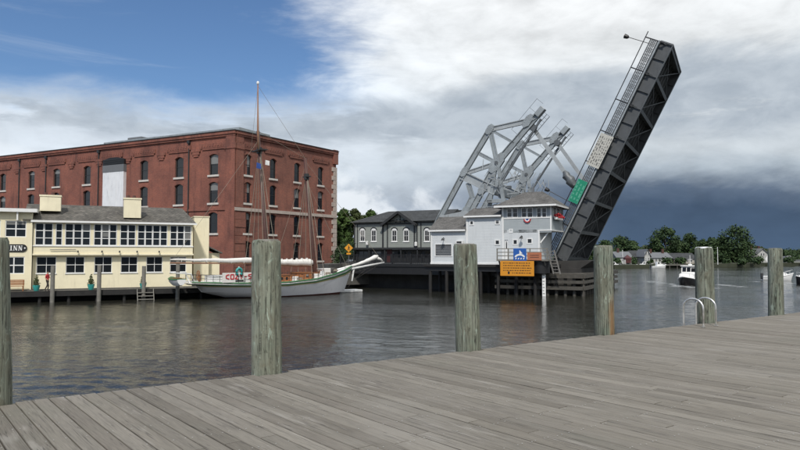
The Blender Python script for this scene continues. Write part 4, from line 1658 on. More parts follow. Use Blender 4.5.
# hip roof of the lookout
ov = .75
x0, x1 = xC - ov * .9, xE + ov * .8
zr3 = H.z(524, 192.3, ry)
e0 = zC - .03
rm = .5 * (x0 + x1)
half = (x1 - x0) / 2 - 2.15
b = MB()
b.add([(x0, -ov, e0), (x1, -ov, e0), (x1, DP + ov, e0), (x0, DP + ov, e0), (rm - half, ry, zr3), (rm + half, ry, zr3),
       (x0, -ov, e0 - .1), (x1, -ov, e0 - .1), (x1, DP + ov, e0 - .1), (x0, DP + ov, e0 - .1)],
      [(0, 1, 5, 4), (1, 2, 5), (2, 3, 4, 5), (3, 0, 4), (6, 9, 8, 7), (0, 6, 7, 1), (1, 7, 8, 2), (2, 8, 9, 3), (3, 9, 6, 0)])
rf = b.build('hip_roof', M['roof_grey'], hs)
for q in ((x0, x1, -ov - .04, -ov, 0), (x0, x1, DP + ov, DP + ov + .04, 0)):
    MB().box(q[0], q[1], q[2], q[3], e0 - .17, e0 + .01).build('fascia', M['white'], rf)
for q in ((x0 - .04, x0), (x1, x1 + .04)):
    MB().box(q[0], q[1], -ov, DP + ov, e0 - .17, e0 + .01).build('fascia', M['white'], rf)
MB().box(rm - .1, rm + .1, ry - .1, ry + .1, zr3 - .1, zr3 + .45).build('vent_pipe', M['grey_plain'], rf)
# bunting on the front, flowers at the end window
bx, bz = H.px(527.3, 219, -.12)
bunt = thing('bunting', H.world(bx, -.14, bz), H.a, 'small red white and blue half-round bunting on the lookout tower', 'bunting')
for r0, r1, m_ in ((0, .15, 'blue'), (.15, .26, 'white'), (.26, .37, 'red')):
    k = MB()
    for i in range(10):
        a0, a1 = PI + PI * i / 10, PI + PI * (i + 1) / 10
        k.prism([(r0 * math.cos(a0), r0 * math.sin(a0)), (r1 * math.cos(a0), r1 * math.sin(a0)), (r1 * math.cos(a1), r1 * math.sin(a1)), (r0 * math.cos(a1), r0 * math.sin(a1) - 1e-4)], -.02 - .015 * (i % 2), .04)
    k.build('stripe', M[m_], bunt)
fb = thing('flower_box', H.world(xE + .1, 1.6, hu[0][2] - .25), H.a, 'window box of red flowers on the end of the lookout tower', 'flower box')
MB().box(0, .28, -1.0, 1.6, 0, .22).build('box', M['white'], fb)
k = MB()
for i in range(60):
    k.ball((RND.uniform(-.05, .4), RND.uniform(-1.05, 1.65), RND.uniform(.2, .55)), RND.uniform(.05, .1), 6, 4)
tag(k.build('flowers', M['red'], fb), kind='stuff')
# platform under the house on piles
pf = thing('house_platform', H.world(0, 0, 0), H.a, 'dark timber and steel platform on piles carrying the keeper house', 'platform')
MB().box(xA - .6, xD + 1.0, -.6, DP - .1, 2.78, HZ0 - .125).build('deck', M['dark_timber'], pf)
for y in (-.35, 2.2, 4.4):
    MB().box(xA - .6, xD + 1.0, y, y + .3, 2.3, 2.775).build('girder', M['black'], pf)
x = xA
while x < xD + .6:
    for y in (-.2, 2.35):
        MB().tube([(x, y, -3), (x, y, 2.3)], .17, 10).build('pile', M['dark_timber'], pf)
    x += 1.9
# low balcony with railing in front of the tower
bal = thing('tower_balcony', H.world(0, 0, 0), H.a, 'small railed balcony deck in front of the lookout tower door', 'balcony')
zb = HZ0 + .42
MB().box(xC - .2, xD + 1.2, -1.5, -.08, zb - .16, zb).build('deck', M['grey_timber'], bal)
for x in (xC - .15, xC + 1.0, xC + 2.2, xC + 3.2, xD + 1.1):
    MB().box(x - .05, x + .05, -1.48, -1.38, zb, zb + 1.1).build('post', M['grey_timber'], bal)
for z in (zb + .35, zb + .7, zb + 1.05):
    MB().box(xC - .2, xD + 1.2, -1.44, -1.40, z - .04, z + .04).build('rail', M['grey_timber'], bal)
for x in (xC, xD + .8):
    MB().beam((x, -1.3, zb - .16), (x, -.5, 2.4), .12, .12).build('brace', M['grey_timber'], bal)


def flat_sign(name, px0, px1, py0, py1, w, m, lab):
    a, c, d, e = hole(px0, px1, py0, py1, w)
    t = thing(name, H.world((a + c) / 2, w, d), H.a, lab, 'sign')
    MB().box(-(c - a) / 2, (c - a) / 2, 0, .05, 0, e - d).build('panel', M[m], t, bevel=.012)
    return t, (c - a), (e - d)


t, w_, h_ = flat_sign('notice_board', 500.3, 534, 261, 276, -1.75, 'orange_sign', 'wide orange notice board with rows of small dark lettering below the balcony')
r2 = random.Random(9)
for i in range(5):
    z = h_ * (.86 - i * .165)
    x = -w_ / 2 + .3 + (0 if i < 4 else .9)
    k = MB()
    while x < w_ / 2 - .35:
        L = r2.uniform(.08, .26)
        k.box(x, min(x + L, w_ / 2 - .25), -.006, -.0, z - .045, z + .045)
        x += L + r2.uniform(.05, .1)
    k.build('text_line', M['ink'], t)
MB().prism([(-w_ * .27, h_ * .12), (-w_ * .22, h_ * .12), (-w_ * .215, h_ * .25), (-w_ * .245, h_ * .33), (-w_ * .275, h_ * .25)], -.008, 0).build('emblem', M['black'], t)
t, w_, h_ = flat_sign('pictogram_sign', 513.3, 526.3, 248.3, 261, -1.62, 'blue_sign', 'square blue sign with a white boat-like pictogram')
k = MB()
n = 10
arc_o = [(w_ * .40 * math.cos(PI * i / n), h_ * .30 + h_ * .26 * math.sin(PI * i / n)) for i in range(n + 1)]
arc_i = [(w_ * .26 * math.cos(PI * i / n), h_ * .30 + h_ * .13 * math.sin(PI * i / n)) for i in range(n + 1)]
for i in range(n):
    k.prism([arc_o[i], arc_o[i + 1], arc_i[i + 1], arc_i[i]], -.01, -.0)
k.prism([(-w_ * .04, h_ * .5), (w_ * .04, h_ * .5), (w_ * .02, h_ * .84), (-w_ * .02, h_ * .84)], -.012, 0)
k.prism([(w_ * .04, h_ * .56), (w_ * .20, h_ * .60), (w_ * .02, h_ * .82)], -.011, 0)
for x in (-.30, -.1, .1, .30):
    k.prism([(w_ * (x - .06), h_ * .13), (w_ * (x + .02), h_ * .13), (w_ * (x + .07), h_ * .25), (w_ * (x - .02), h_ * .25)], -.011, 0)
k.build('pictogram', M['white'], t)
t, w_, h_ = flat_sign('small_notice', 527.2, 541.5, 252.5, 260.3, -1.60, 'red_sign', 'faded red brown notice board beside the blue sign')
for i in range(2):
    MB().box(-w_ * .3, w_ * .32, -.006, 0, h_ * (.35 + i * .25), h_ * (.43 + i * .25)).build('text_line', M['mast'], t)
# ladder down to the fender
la = H.px(550.8, 250, -.6)
lb = H.px(557, 274, -.6)
lt = thing('access_ladder', H.world(0, 0, 0), H.a, 'slanting pale timber ladder from the tower down to the fender', 'ladder')
for o_ in (-.32, .32):
    MB().beam((la[0] + o_, -.6, la[1]), (lb[0] + o_, -.6, lb[1]), .09, .12).build('stringer', M['concrete'], lt)
for i in range(8):
    q = (i + .5) / 8
    x, z = la[0] + (lb[0] - la[0]) * q, la[1] + (lb[1] - la[1]) * q
    MB().box(x - .3, x + .3, -.66, -.54, z - .03, z + .03).build('rung', M['concrete'], lt)
# black tank under the balcony
bx, bz = H.px(541.5, 267, -.2)
k = MB().tube([(0, 0, -.72), (0, 0, -.6), (0, 0, .55), (0, 0, .72)], [.5, .86, .86, .45], 18)
o = k.build('drum_tank', M['black'], None, smooth='auto')
o.location = H.world(bx, -.4, bz)
tag(o, 'fat black round drum hanging under the balcony beside the orange notice', 'tank')
k = MB()
k.beam((0, 0, .7), (0, 0, 1.4), .1, .1)
k.build('hanger', M['black'], o)
# white tide gauge
g = on_z(544, 296, 0)
gz = at_y(544, 269.5, g.y).z
tg = thing('tide_gauge', (g.x, g.y, 0), 0, 'white painted tide gauge board standing in the water by the fender', 'gauge')
MB().box(-.17, .17, -.05, .05, -2.5, gz - .35).build('board', M['white'], tg)
MB().ball((0, 0, gz - .12), .2, 10, 6).build('knob', M['white'], tg)
k = MB()
for i in range(int(gz / .3)):
    k.box(-.14, (.0 if i % 2 else .08), -.058, -.05, .2 + i * .3, .27 + i * .3)
k.build('graduations', M['ink_grey'], tg)
# timber fender around the pier: front along the road axis, side along the channel
fen = thing('timber_fender', B.world(0, 0, 0), B.a, 'weathered timber pile fender wrapped round the bridge pier at the waterline', 'fender')
fx0, fx1 = -6.3, 2.6
fw = -4.6
for z, h_, o_ in ((.75, .34, 0), (1.35, .3, .05), (1.9, .34, 0)):
    MB().box(fx0, fx1, fw - .17 + o_, fw + .12, z - h_ / 2, z + h_ / 2).build('waler', M['old_timber'], fen)
    MB().box(fx1 - .12, fx1 + .17 - o_, fw + .13, LEAF_W + 5, z - h_ / 2, z + h_ / 2).build('waler', M['old_timber'], fen)
x = fx0 + .2
while x < fx1:
    MB().tube([(x, fw + .3, -3), (x, fw + .3, RND.uniform(1.6, 2.3))], .16, 10).build('pile', M['old_timber'], fen)
    x += RND.uniform(.7, 1.1)
y = fw + 1
while y < LEAF_W + 5:
    MB().tube([(fx1 - .3, y, -3), (fx1 - .3, y, RND.uniform(1.8, 2.3))], .16, 10).build('pile', M['old_timber'], fen)
    y += RND.uniform(.9, 1.4)
MB().box(fx0, fx1 - .1, fw + .15, fw + 2.4, 2.08, 2.16).build('walkway', M['old_timber'], fen)
MB().box(fx1 - 1.5, fx1, fw + 2.41, LEAF_W + 5, 2.08, 2.16).build('walkway', M['old_timber'], fen)

# ------------------------------------------------------------------ grey gabled building across the road (front plane T)
gb = thing('gabled_shop_building', T.world(0, 0, 0), T.a, 'grey two storey building with black trim, dark hip roof and front gable', 'building')
tx = lambda p, py=235, w=0: T.x(p, w, py)
gx0, gx1 = tx(354), tx(446)
gz0, gze = 2.96, T.z(380, 222)
gz1 = T.z(380, 247.5)
wins = []
for p in (362.5, 373.8, 394.4, 406.2):
    x = tx(p)
    wins.append((x - .42, x + .42, T.z(p, 241.5), T.z(p, 230)))
b = MB()
x2 = tx(427)
wins.append((x2 - .4, x2 + .4, T.z(427, 241.5), T.z(427, 230)))
wall_holes(b, gx0, gx1, gz1, gze, wins, 0, .12)
b.box(gx0, gx1, .13, 9, gz1, gze)
b.build('upper_wall', M['sage'], gb)
for h in wins:
    w = window(gb, h[0], h[1], h[2], h[3], .04, 2, 2, 'white', 'glass', .1, th=.06)
    k = MB()
    xm, hw = (h[0] + h[1]) / 2, (h[1] - h[0]) / 2 + .12
    n = 8
    for i in range(n):
        a0, a1 = PI * i / n, PI * (i + 1) / n
        k.prism([(xm + hw * math.cos(a0), h[3] + .42 * math.sin(a0)), (xm + hw * math.cos(a1), h[3] + .42 * math.sin(a1)),
                 (xm + (hw - .14) * math.cos(a1), h[3] + .28 * math.sin(a1)), (xm + (hw - .14) * math.cos(a0), h[3] + .28 * math.sin(a0))], -.07, -.003)
    k.build('arched_hood', M['char'], w)
    MB().box(h[0] - .12, h[1] + .12, -.08, .1, h[2] - .1, h[2]).build('sill', M['white'], w)
    MB().prism([(xm + (hw - .15) * math.cos(PI * i / n), h[3] + .001 + .26 * math.sin(PI * i / n)) for i in range(n + 1)], -.03, -.002).build('lunette', M['white'], w)
for p, wd in ((354.6, .22), (357.5, .14), (383, .26), (387.5, .18), (414.5, .22), (417, .2), (421, .16)):
    x = tx(p)
    MB().box(x - wd / 2, x + wd / 2, -.05, -.004, gz1 + .02, gze - .1).build('timber_board', M['char'], gb)
MB().box(gx0 - .1, gx1, -.3, .0, gz1 - .28, gz1 + .0).build('canopy_band', M['char'], gb)
MB().box(gx0, gx1, -.04, -.003, gze - .32, gze - .12).build('frieze', M['char'], gb)
# ground floor: dark shopfront
b = MB()
sh_ = []
for i in range(6):
    a = gx0 + .5 + i * 2.15
    sh_.append((a, a + 1.7, gz0 + .5, gz1 - .5))
wall_holes(b, gx0, gx1, gz0, gz1 - .28, sh_, .5, .1)
b.box(gx0, gx1, .61, 9, gz0, gz1 - .28)
b.build('shopfront_wall', M['char'], gb)
for i, h in enumerate(sh_):
    window(gb, *h, .56, 2, 1, 'char', 'glass_clear', .08, name='shop_window')
dxx = tx(388)
MB().box(dxx - .4, dxx + .4, .42, .49, gz0, gz0 + 2.0).build('shop_door', M['boot'], gb)
x = gx0
while x < gx1:
    MB().box(x, x + .16, -.2, -.04, gz0, gz1 - .28).build('porch_post', M['char'], gb)
    x += 2.6
# roofs
zr = T.z(365, 217 - 1, 4) + .6
ov = .55
b = MB()
b.add([(gx0 - ov, -ov, gze), (gx1, -ov, gze), (gx1, 4.4, zr), (gx0 + 3.4, 4.4, zr), (gx1, 9.3, gze), (gx0 - ov, 9.3, gze)],
      [(0, 1, 2, 3), (0, 3, 5), (3, 2, 4, 5), (0, 5, 4, 1), (1, 4, 2)])
b.build('hip_roof', M['roof_dark'], gb)
px_, zpk = T.px(398.8, 211.3, -.5)
gl, gr_ = tx(383, 224, -.5), tx(414.5, 224, -.5)
zg = T.z(398, 223.5, -.5)
b = MB()
b.prism([(gl + .15, zg), (gr_ - .15, zg), (px_, zpk - .2)], -.06, -.03)
b.build('gable_face', M['sage'], gb)
b = MB()
for a_, c_ in ((gl - .3, px_), (gr_ + .3, px_)):
    b.add([(a_, -.75, zg - .12), (c_, -.75, zpk), (c_, 4.0, zpk), (a_, 1.0, zg - .12), (a_, -.75, zg - .3), (c_, -.75, zpk - .18), (c_, 4.0, zpk - .18), (a_, 1.0, zg - .3)],
          [(0, 1, 2, 3), (4, 7, 6, 5), (0, 4, 5, 1), (0, 3, 7, 4), (3, 2, 6, 7), (1, 5, 6, 2)])
b.build('gable_roof', M['roof_dark'], gb)
for a_ in (gl - .3, gr_ + .3):
    MB().beam((a_, -.82, zg - .25), (px_, -.82, zpk - .1), .1, .34).build('barge_board', M['char'], gb)
k = MB()
for q in (-.5, 0, .5):
    k.beam((px_ + q * 1.6, -.08, zg), (px_ + q * 1.0, -.08, zg + (zpk - zg) * (.85 - abs(q))), .1, .14)
k.box(gl, gr_, -.12, -.07, zg - .1, zg + .12)
k.build('gable_timbering', M['char'], gb)
# second roof running on to the right
zq = T.z(430, 211, 5)
MB().prism([(tx(412, 215, 4), gze - .1), (gx1 + 3, gze - .1), (gx1 + 3, zq), (tx(414, 215, 4), zq)], 5.2, 9).build('rear_roof', M['roof_dark'], gb)
for p, y in ((367, 243), (415.8, 244)):
    x, z = T.px(p, y, -.4)
    k = MB()
    k.beam((x, -.05, z + .25), (x, -.4, z + .25), .04, .04)
    k.tube([(x, -.4, z + .3), (x, -.4, z + .2), (x, -.4, z - .25), (x, -.4, z - .32)], [.08, .2, .2, .08], 10)
    k.build('porch_lamp', M['white'], gb)

# yellow warning sign by the street
yp = at_y(348.7, 248, 84)
gsy = 2.95
ys = thing('warning_sign', (yp.x, 84, 2.9), rad(-8), 'yellow diamond pedestrian warning sign on a grey post', 'sign')
zc = yp.z - 2.9
MB().box(-.04, .04, .02, .08, 0, zc + .5).build('post', M['grey_plain'], ys)
MB().prism([(-.56, zc), (0, zc - .56), (.56, zc), (0, zc + .56)], -.02, .015).build('diamond', M['yellow_sign'], ys)
MB().box(-.28, .28, -.02, .015, zc - .92, zc - .62).build('plate', M['yellow_sign'], ys)
k = MB()
k.ball((0, -.02, zc + .26), .065, 8, 5, (1, .3, 1))
k.prism([(-.06, zc + .18), (.07, zc + .18), (.05, zc - .05), (.16, zc - .3), (.08, zc - .32), (0, zc - .1), (-.12, zc - .32), (-.18, zc - .28), (-.06, zc - .05)], -.03, -.02)
k.prism([(.06, zc + .16), (.18, zc + .0), (.14, zc - .03), (.05, zc + .07)], -.031, -.02)
k.build('figure', M['black'], ys)


# ------------------------------------------------------------------ trees and shrubs
def leaf_cloud(lobes, n, size, rng, flat=1.0):
    """leaf-sized quads spread through and over a set of lobes -> vertex, face arrays"""
    vol = np.array([l[3] ** 2 for l in lobes])
    cnt = np.maximum(1, (n * vol / vol.sum()).astype(int))
    V = []
    for (cx, cy, cz, r), c in zip(lobes, cnt):
        d = rng.normal(size=(c, 3))
        d /= np.linalg.norm(d, axis=1)[:, None]
        rr = r * (1 - .55 * rng.random(c) ** 2.2) * np.where(rng.random(c) < .22, 1 + .45 * rng.random(c), 1)
        p = np.array([cx, cy, cz]) + d * rr[:, None] * np.array([1, 1, .8])
        nrm = d + rng.normal(size=(c, 3)) * .6 + np.array([0, 0, .35])
        nrm /= np.linalg.norm(nrm, axis=1)[:, None]
        a = np.cross(nrm, rng.normal(size=(c, 3)))
        a /= np.linalg.norm(a, axis=1)[:, None] + 1e-9
        bb = np.cross(nrm, a)
        s = size * (.6 + .8 * rng.random(c))[:, None]
        q = np.stack([p - a * s * .5, p + bb * s * .32, p + a * s * .5, p - bb * s * .32], 1)
        V.append(q.reshape(-1, 3))
    V = np.concatenate(V)
    return V


def mesh_quads(name, V, m, parent):
    me = bpy.data.meshes.new(name)
    nq = len(V) // 4
    me.vertices.add(len(V))
    me.vertices.foreach_set('co', V.astype(np.float32).ravel())
    me.loops.add(nq * 4)
    me.loops.foreach_set('vertex_index', np.arange(nq * 4, dtype=np.int32))
    me.polygons.add(nq)
    me.polygons.foreach_set('loop_start', np.arange(0, nq * 4, 4, dtype=np.int32))
    me.update()
    me.validate()
    me.materials.append(m)
    o = bpy.data.objects.new(name, me)
    COL.objects.link(o)
    o.parent = parent
    return o


def tree(x, y, z0, h, rw, seed, m, lab, name='broadleaf_tree', n=5000, size=.5, low=.22, group='trees on the far shore', cat='tree'):
    rng = np.random.default_rng(seed)
    t = thing(name, (x, y, z0), rng.random() * 6.28, lab, cat, group)
    b = MB()
    th = h * .62
    b.tube([(0, 0, -.3), (.05, 0, h * .12), (h * .012, .02 * h, h * .35), (0, 0, th)], [h * .030, h * .022, h * .016, h * .006], 8)
    tr_ = b.build('trunk', M['bark'], t, smooth=True)
    lobes = []
    nl = 26
    for i in range(nl):
        f = (i + .5) / nl
        zz = h * (low + (1 - low) * f * .92)
        prof = math.sin(PI * min(1, (.16 + f * .84)) ** .9) ** .6
        a = i * 2.4 + rng.random()
        rad_ = rw * prof * (.2 + .62 * rng.random())
        r_ = rw * (.20 + .26 * rng.random()) * (1.1 - .4 * f)
        lobes.append((rad_ * math.cos(a), rad_ * math.sin(a), min(zz, h - r_ * .8), r_))
    b = MB()
    for l in lobes[::2]:
        s0 = max(h * .15, l[2] - rw * .7)
        b.tube([(0, 0, s0), (l[0] * .5, l[1] * .5, (s0 + l[2]) / 2 + .2), l[:3]], [h * .010, h * .007, h * .003], 6)
    b.build('limbs', M['bark'], t, smooth=True)
    mesh_quads('crown', leaf_cloud(lobes, n, size, rng), m, t)
    return t


def shrub(x, y, z0, r, h, seed, m, lab, n=500, size=.16, group=None, name='shrub'):
    rng = np.random.default_rng(seed)
    t = thing(name, (x, y, z0), 0, lab, 'shrub', group)
    lobes = [((rng.random() - .5) * r, (rng.random() - .5) * r, h * (.3 + .5 * rng.random()), r * (.45 + .3 * rng.random())) for _ in range(6)]
    b = MB()
    for l in lobes[:4]:
        b.tube([(0, 0, -.1), (l[0] * .6, l[1] * .6, l[2])], [.03, .012], 5)
    b.build('stems', M['bark'], t)
    mesh_quads('foliage', leaf_cloud(lobes, n, size, rng), m, t)
    return t


# trees between the mill and the gabled building
for i, (p, ty, y, wpx) in enumerate(((343, 208, 122, 20), (356, 207.5, 128, 24), (371, 209.5, 120, 22), (384, 213, 130, 18), (338, 222, 112, 14))):
    q = at_y(p, ty, y)
    lab = ['round leafy green tree close beside the brick mill corner', 'tall leafy green tree rising behind the gabled building ridge end',
           'leafy tree behind the hip roof of the gabled building', 'small leafy tree half hidden by the front gable roof', 'low dark tree at the foot of the brick mill quoins'][i]
    tree(q.x, y, 2.9, q.z - 2.9, wpx * y / FPX / 2 * 1.4, 30 + i, M['leaf'] if i % 2 == 0 else M['leaf_olive'], lab, n=15000, size=.40, low=.08, group='trees behind the street')
for i, (p, y, r_, h_) in enumerate(((340, 89, 1.3, 2.6), (344.5, 88, 1.0, 1.7), (334, 82, 1.2, 1.9), (351, 97, 1.5, 3.6))):
    q = at_y(p, 262, y)
    shrub(q.x, y, 2.9 if p > 337 else 1.2, r_, h_, 60 + i, M['leaf_dark'], ['bushy dark shrub between the mill and the yellow warning sign', 'dense dark shrub at the street corner by the schooner bow',
          'low dark shrub on the quay beside the mill', 'tall dark shrub behind the yellow warning sign'][i], n=1600, size=.22, group='shrubs at the street corner')

# far shore
FT = [(605, 240, 235, 20, 1), (620, 235.5, 245, 27, 1), (632, 240, 240, 18, 1), (641, 247, 300, 16, 2), (650, 245, 310, 18, 2), (656, 240, 240, 16, 1), (665, 226, 238, 25, 0),
      (675, 239, 250, 18, 1), (689, 232.5, 245, 25, 1), (702, 240, 240, 18, 1), (712, 237.5, 250, 20, 1), (722, 236, 255, 18, 1), (735.5, 224.5, 250, 31, 0),
      (748, 242, 262, 18, 1), (758, 246, 275, 18, 2), (768, 249, 290, 18, 2), (779, 249, 300, 22, 1), (790, 249.5, 300, 22, 1), (802, 249, 300, 24, 1), (818, 247, 300, 28, 1),
      (838, 244, 300, 34, 1), (862, 242, 300, 36, 0), (590, 243, 260, 22, 1), (570, 241, 270, 26, 1)]
TL = ['dark rounded tree just behind the white house with the short pole', 'biggest dark rounded tree behind the red canopy tent', 'dark rounded tree behind the tan house roof',
      'small pale distant tree seen over the narrow gable-fronted house', 'wide pale distant tree filling the gap left of the tall open-crowned tree', 'dark tree tucked against the foot of the tall open-crowned tree',
      'tall open-crowned tree behind the long white far shore house', 'dark rounded tree between the tall open-crowned tree and the next high dome', 'high dark dome-shaped tree behind the long dark-roofed house',
      'dark rounded tree at the end of the long dark-roofed house', 'dark rounded tree right behind the lone white flagpole', 'dark rounded tree between the flagpole and the tallest tree',
      'tallest spreading tree on the far shore, close to the white gabled house', 'dark tree filling in between the tallest tree and the gabled house', 'pale distant tree over the roof of the gabled house', 'pale distant tree behind the diamond beacon board',
      'low dark tree behind the small white shed', 'low dark tree behind the very low long shed', 'low dark tree just past the very low long shed', 'dark tree second past the low long shed', 'dark tree third past the low long shed',
      'large leafy tree at the far end of the shore row', 'dark tree beyond the bridge fender and sailing dinghy', 'dark tree hidden beyond the raised bridge leaf']
for i, (p, ty, y, wpx, kd) in enumerate(FT):
    q = at_y(p, ty, y)
    tree(q.x, y, 1.0, q.z - 1.0, wpx * y / FPX / 2 * 1.38, 100 + i, M[('leaf_dark', 'leaf_dark', 'leaf_olive')[kd]], TL[i], n=4600, size=.75, low=.03)
k = 0
for p in np.arange(608, 815, 7.5):
    y = 214 + (p - 608) * .2 + RND.uniform(-3, 6)
    if 1:
        q = at_y(p, 262, y)
        shrub(q.x, y + (10 if k % 2 else -10), 1.0, RND.uniform(1.6, 2.6) * (1.5 if k % 2 else .8), RND.uniform(1.6, 2.6) * (1.9 if k % 2 else .9), 200 + k, M['leaf_dark'], 'low dark green bush in the hedge line along the far shore', n=420, size=.75, group='bushes along the far shore', name='shore_bush')
        k += 1


def house(name, p0, p1, pe, pr, y, depth, wm, rm, nw, lab, gable=False, chim=()):
    a, c = at_y(p0, pe, y), at_y(p1, pe, y)
    w = c.x - a.x
    ze = a.z - 1.1
    zr = at_y(p0, pr, y + depth * .3).z - 1.1
    t = thing(name, (a.x, y, 1.1), 0, lab, 'house', 'houses on the far shore')
    holes = []
    rows_ = max(1, round(ze / 2.7))
    for r_ in range(rows_):
        for i in range(nw):
            x = w * (i + .5) / nw
            z = (ze / rows_) * r_ + ze / rows_ * .35
            holes.append((x - min(.45, w / nw * .3), x + min(.45, w / nw * .3), z, z + min(1.25, ze / rows_ * .5)))
    b = MB()
    wall_holes(b, 0, w, -.3, ze, holes, 0, .1)
    b.box(0, w, .11, depth, -.3, ze)
    if gable:
        b.prism([(0, ze), (w, ze), (w / 2, zr)], 0, depth)
    b.build('wall', M[wm], t)
    for h in holes:
        window(t, *h, .05, 2, 2, 'white', 'glass', .08)
    if gable:
        gw = MB()
        for s in (-1, 1):
            x = w / 2 + s * (w / 2 + .4)
            gw.add([(x, -.4, ze - .25), (w / 2, -.4, zr + .12), (w / 2, depth, zr + .12), (x, depth, ze - .25), (x, -.4, ze - .45), (w / 2, -.4, zr - .08), (w / 2, depth, zr - .08), (x, depth, ze - .45)],
                   [(0, 1, 2, 3), (4, 7, 6, 5), (0, 4, 5, 1), (3, 2, 6, 7), (0, 3, 7, 4)])
        rf = gw.build('roof', M[rm], t)
        z = ze + .4
        window(t, w / 2 - .8, w / 2 - .1, z, z + .9, -.05, 1, 2, 'white', 'glass', .08)
        window(t, w / 2 + .1, w / 2 + .8, z, z + .9, -.05, 1, 2, 'white', 'glass', .08)
    else:
        rf = MB()
        o_ = .35
        rf.add([(-o_, -o_, ze), (w + o_, -o_, ze), (w + o_, depth / 2, zr), (-o_, depth / 2, zr), (w + o_, depth + o_, ze), (-o_, depth + o_, ze)],
               [(0, 1, 2, 3), (3, 2, 4, 5), (0, 5, 4, 1), (0, 3, 5), (1, 4, 2)])
        rf = rf.build('roof', M[rm], t)
    for q in chim:
        MB().box(w * q - .35, w * q + .35, depth * .4, depth * .4 + .7, ze, zr + 1.1).build('chimney', M['mast'], rf)
    return t


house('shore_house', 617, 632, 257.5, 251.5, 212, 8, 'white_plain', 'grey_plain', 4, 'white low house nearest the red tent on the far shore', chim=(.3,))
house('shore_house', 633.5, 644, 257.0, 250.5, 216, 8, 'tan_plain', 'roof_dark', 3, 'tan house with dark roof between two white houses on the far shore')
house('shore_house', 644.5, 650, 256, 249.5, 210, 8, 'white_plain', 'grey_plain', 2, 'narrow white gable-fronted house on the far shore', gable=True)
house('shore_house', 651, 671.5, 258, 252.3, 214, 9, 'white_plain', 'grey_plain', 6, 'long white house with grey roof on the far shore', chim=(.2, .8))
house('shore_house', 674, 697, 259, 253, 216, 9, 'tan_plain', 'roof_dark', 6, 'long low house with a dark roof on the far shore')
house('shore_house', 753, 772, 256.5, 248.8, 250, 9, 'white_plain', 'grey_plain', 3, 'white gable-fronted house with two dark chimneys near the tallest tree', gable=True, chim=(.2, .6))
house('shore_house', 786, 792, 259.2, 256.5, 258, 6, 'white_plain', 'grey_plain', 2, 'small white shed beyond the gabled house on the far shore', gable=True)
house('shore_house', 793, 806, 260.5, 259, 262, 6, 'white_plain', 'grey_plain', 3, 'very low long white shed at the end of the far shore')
# far wharf, tent, flagpoles, beacon board
q0, q1 = at_y(612, 266.5, 196), at_y(694, 266.5, 206)
wh = thing('far_wharf', (q0.x, 194, 0), math.atan2(12, q1.x - q0.x), 'long low dark wharf along the far shore in front of the houses', 'wharf')
Lw = q1.x - q0.x
MB().box(0, Lw, 0, 2.2, .75, .95).build('deck', M['grey_timber'], wh)
x = 0
while x < Lw:
    MB().tube([(x, .2, -2), (x, .2, 1.6)], .16, 8).build('pile', M['old_timber'], wh)
    x += 3.1
q = at_y(629.7, 262, 202)
tn = thing('canopy_tent', (q.x, 204, 1.1), 0, 'dark red canopy tent on white legs on the far shore', 'tent')
for a_, c_ in ((-1, -1), (1, -1), (1, 1), (-1, 1)):
    MB().beam((a_ * .85, c_ * .85, 0), (a_ * .85, c_ * .85, 1.5), .07, .07).build('leg', M['white'], tn)
k = MB()
k.add([(-1, -1, 1.4), (1, -1, 1.4), (1, 1, 1.4), (-1, 1, 1.4), (-1, -1, 2.0), (1, -1, 2.0), (1, 1, 2.0), (-1, 1, 2.0), (0, 0, 3.0)],
      [(0, 1, 5, 4), (1, 2, 6, 5), (2, 3, 7, 6), (3, 0, 4, 7), (4, 5, 8), (5, 6, 8), (6, 7, 8), (7, 4, 8)])
k.build('canopy', M['boot'], tn)
MB().box(-.85, .85, -.9, -.86, .4, 1.4).build('front_panel', M['boot'], tn)
for p, t_, lab in ((717.8, 247.5, 'white flagpole standing alone between dark far shore trees'), (622.7, 250.3, 'short white pole over the white house by the red tent')):
    q = at_y(p, 262, 212)
    h_ = at_y(p, t_, 212).z - 1.1
    fp = thing('flagpole', (q.x, 212, 1.1), 0, lab, 'flagpole')
    MB().tube([(0, 0, -.2), (0, 0, h_)], [.11, .07], 8).build('pole', M['white'], fp)
    MB().ball((0, 0, h_), .13, 8, 5).build('finial', M['white'], fp)
q = at_y(768.6, 259, 205)
bm = thing('beacon_board', (q.x, 205, 0), 0, 'white diamond beacon board on a post in front of the gabled house', 'beacon')
zc = q.z
MB().prism([(-1.1, zc), (0, zc - 1.7), (1.1, zc), (0, zc + 1.7)], -.05, .02).build('diamond', M['white'], bm)
MB().beam((0, .1, -2.5), (0, .1, zc + .5), .18, .18).build('post', M['grey_timber'], bm)


# ------------------------------------------------------------------ boats
def loft(stations, zs_key=None):
    """stations: list of (x, [(halfbreadth, z), ...]) from stern to bow -> closed hull"""
    b = MB()
    n = len(stations[0][1])
    vs = []
    for x, pr in stations:
        ring = [(x + (q[2] if len(q) > 2 else 0), -q[0], q[1]) for q in pr] + [(x + (q[2] if len(q) > 2 else 0), q[0], q[1]) for q in reversed(pr)]
        vs.append(ring)
    N = 2 * n
    flat = [p for r_ in vs for p in r_]
    fs = []
    for i in range(len(vs) - 1):
        for j in range(N - 1):
            fs.append((i * N + j, i * N + j + 1, (i + 1) * N + j + 1, (i + 1) * N + j))
        fs.append((i * N + N - 1, i * N, (i + 1) * N, (i + 1) * N + N - 1))
    fs.append(tuple(range(N)))
    fs.append(tuple((len(vs) - 1) * N + j for j in range(N - 1, -1, -1)))
    return b.add(flat, fs)


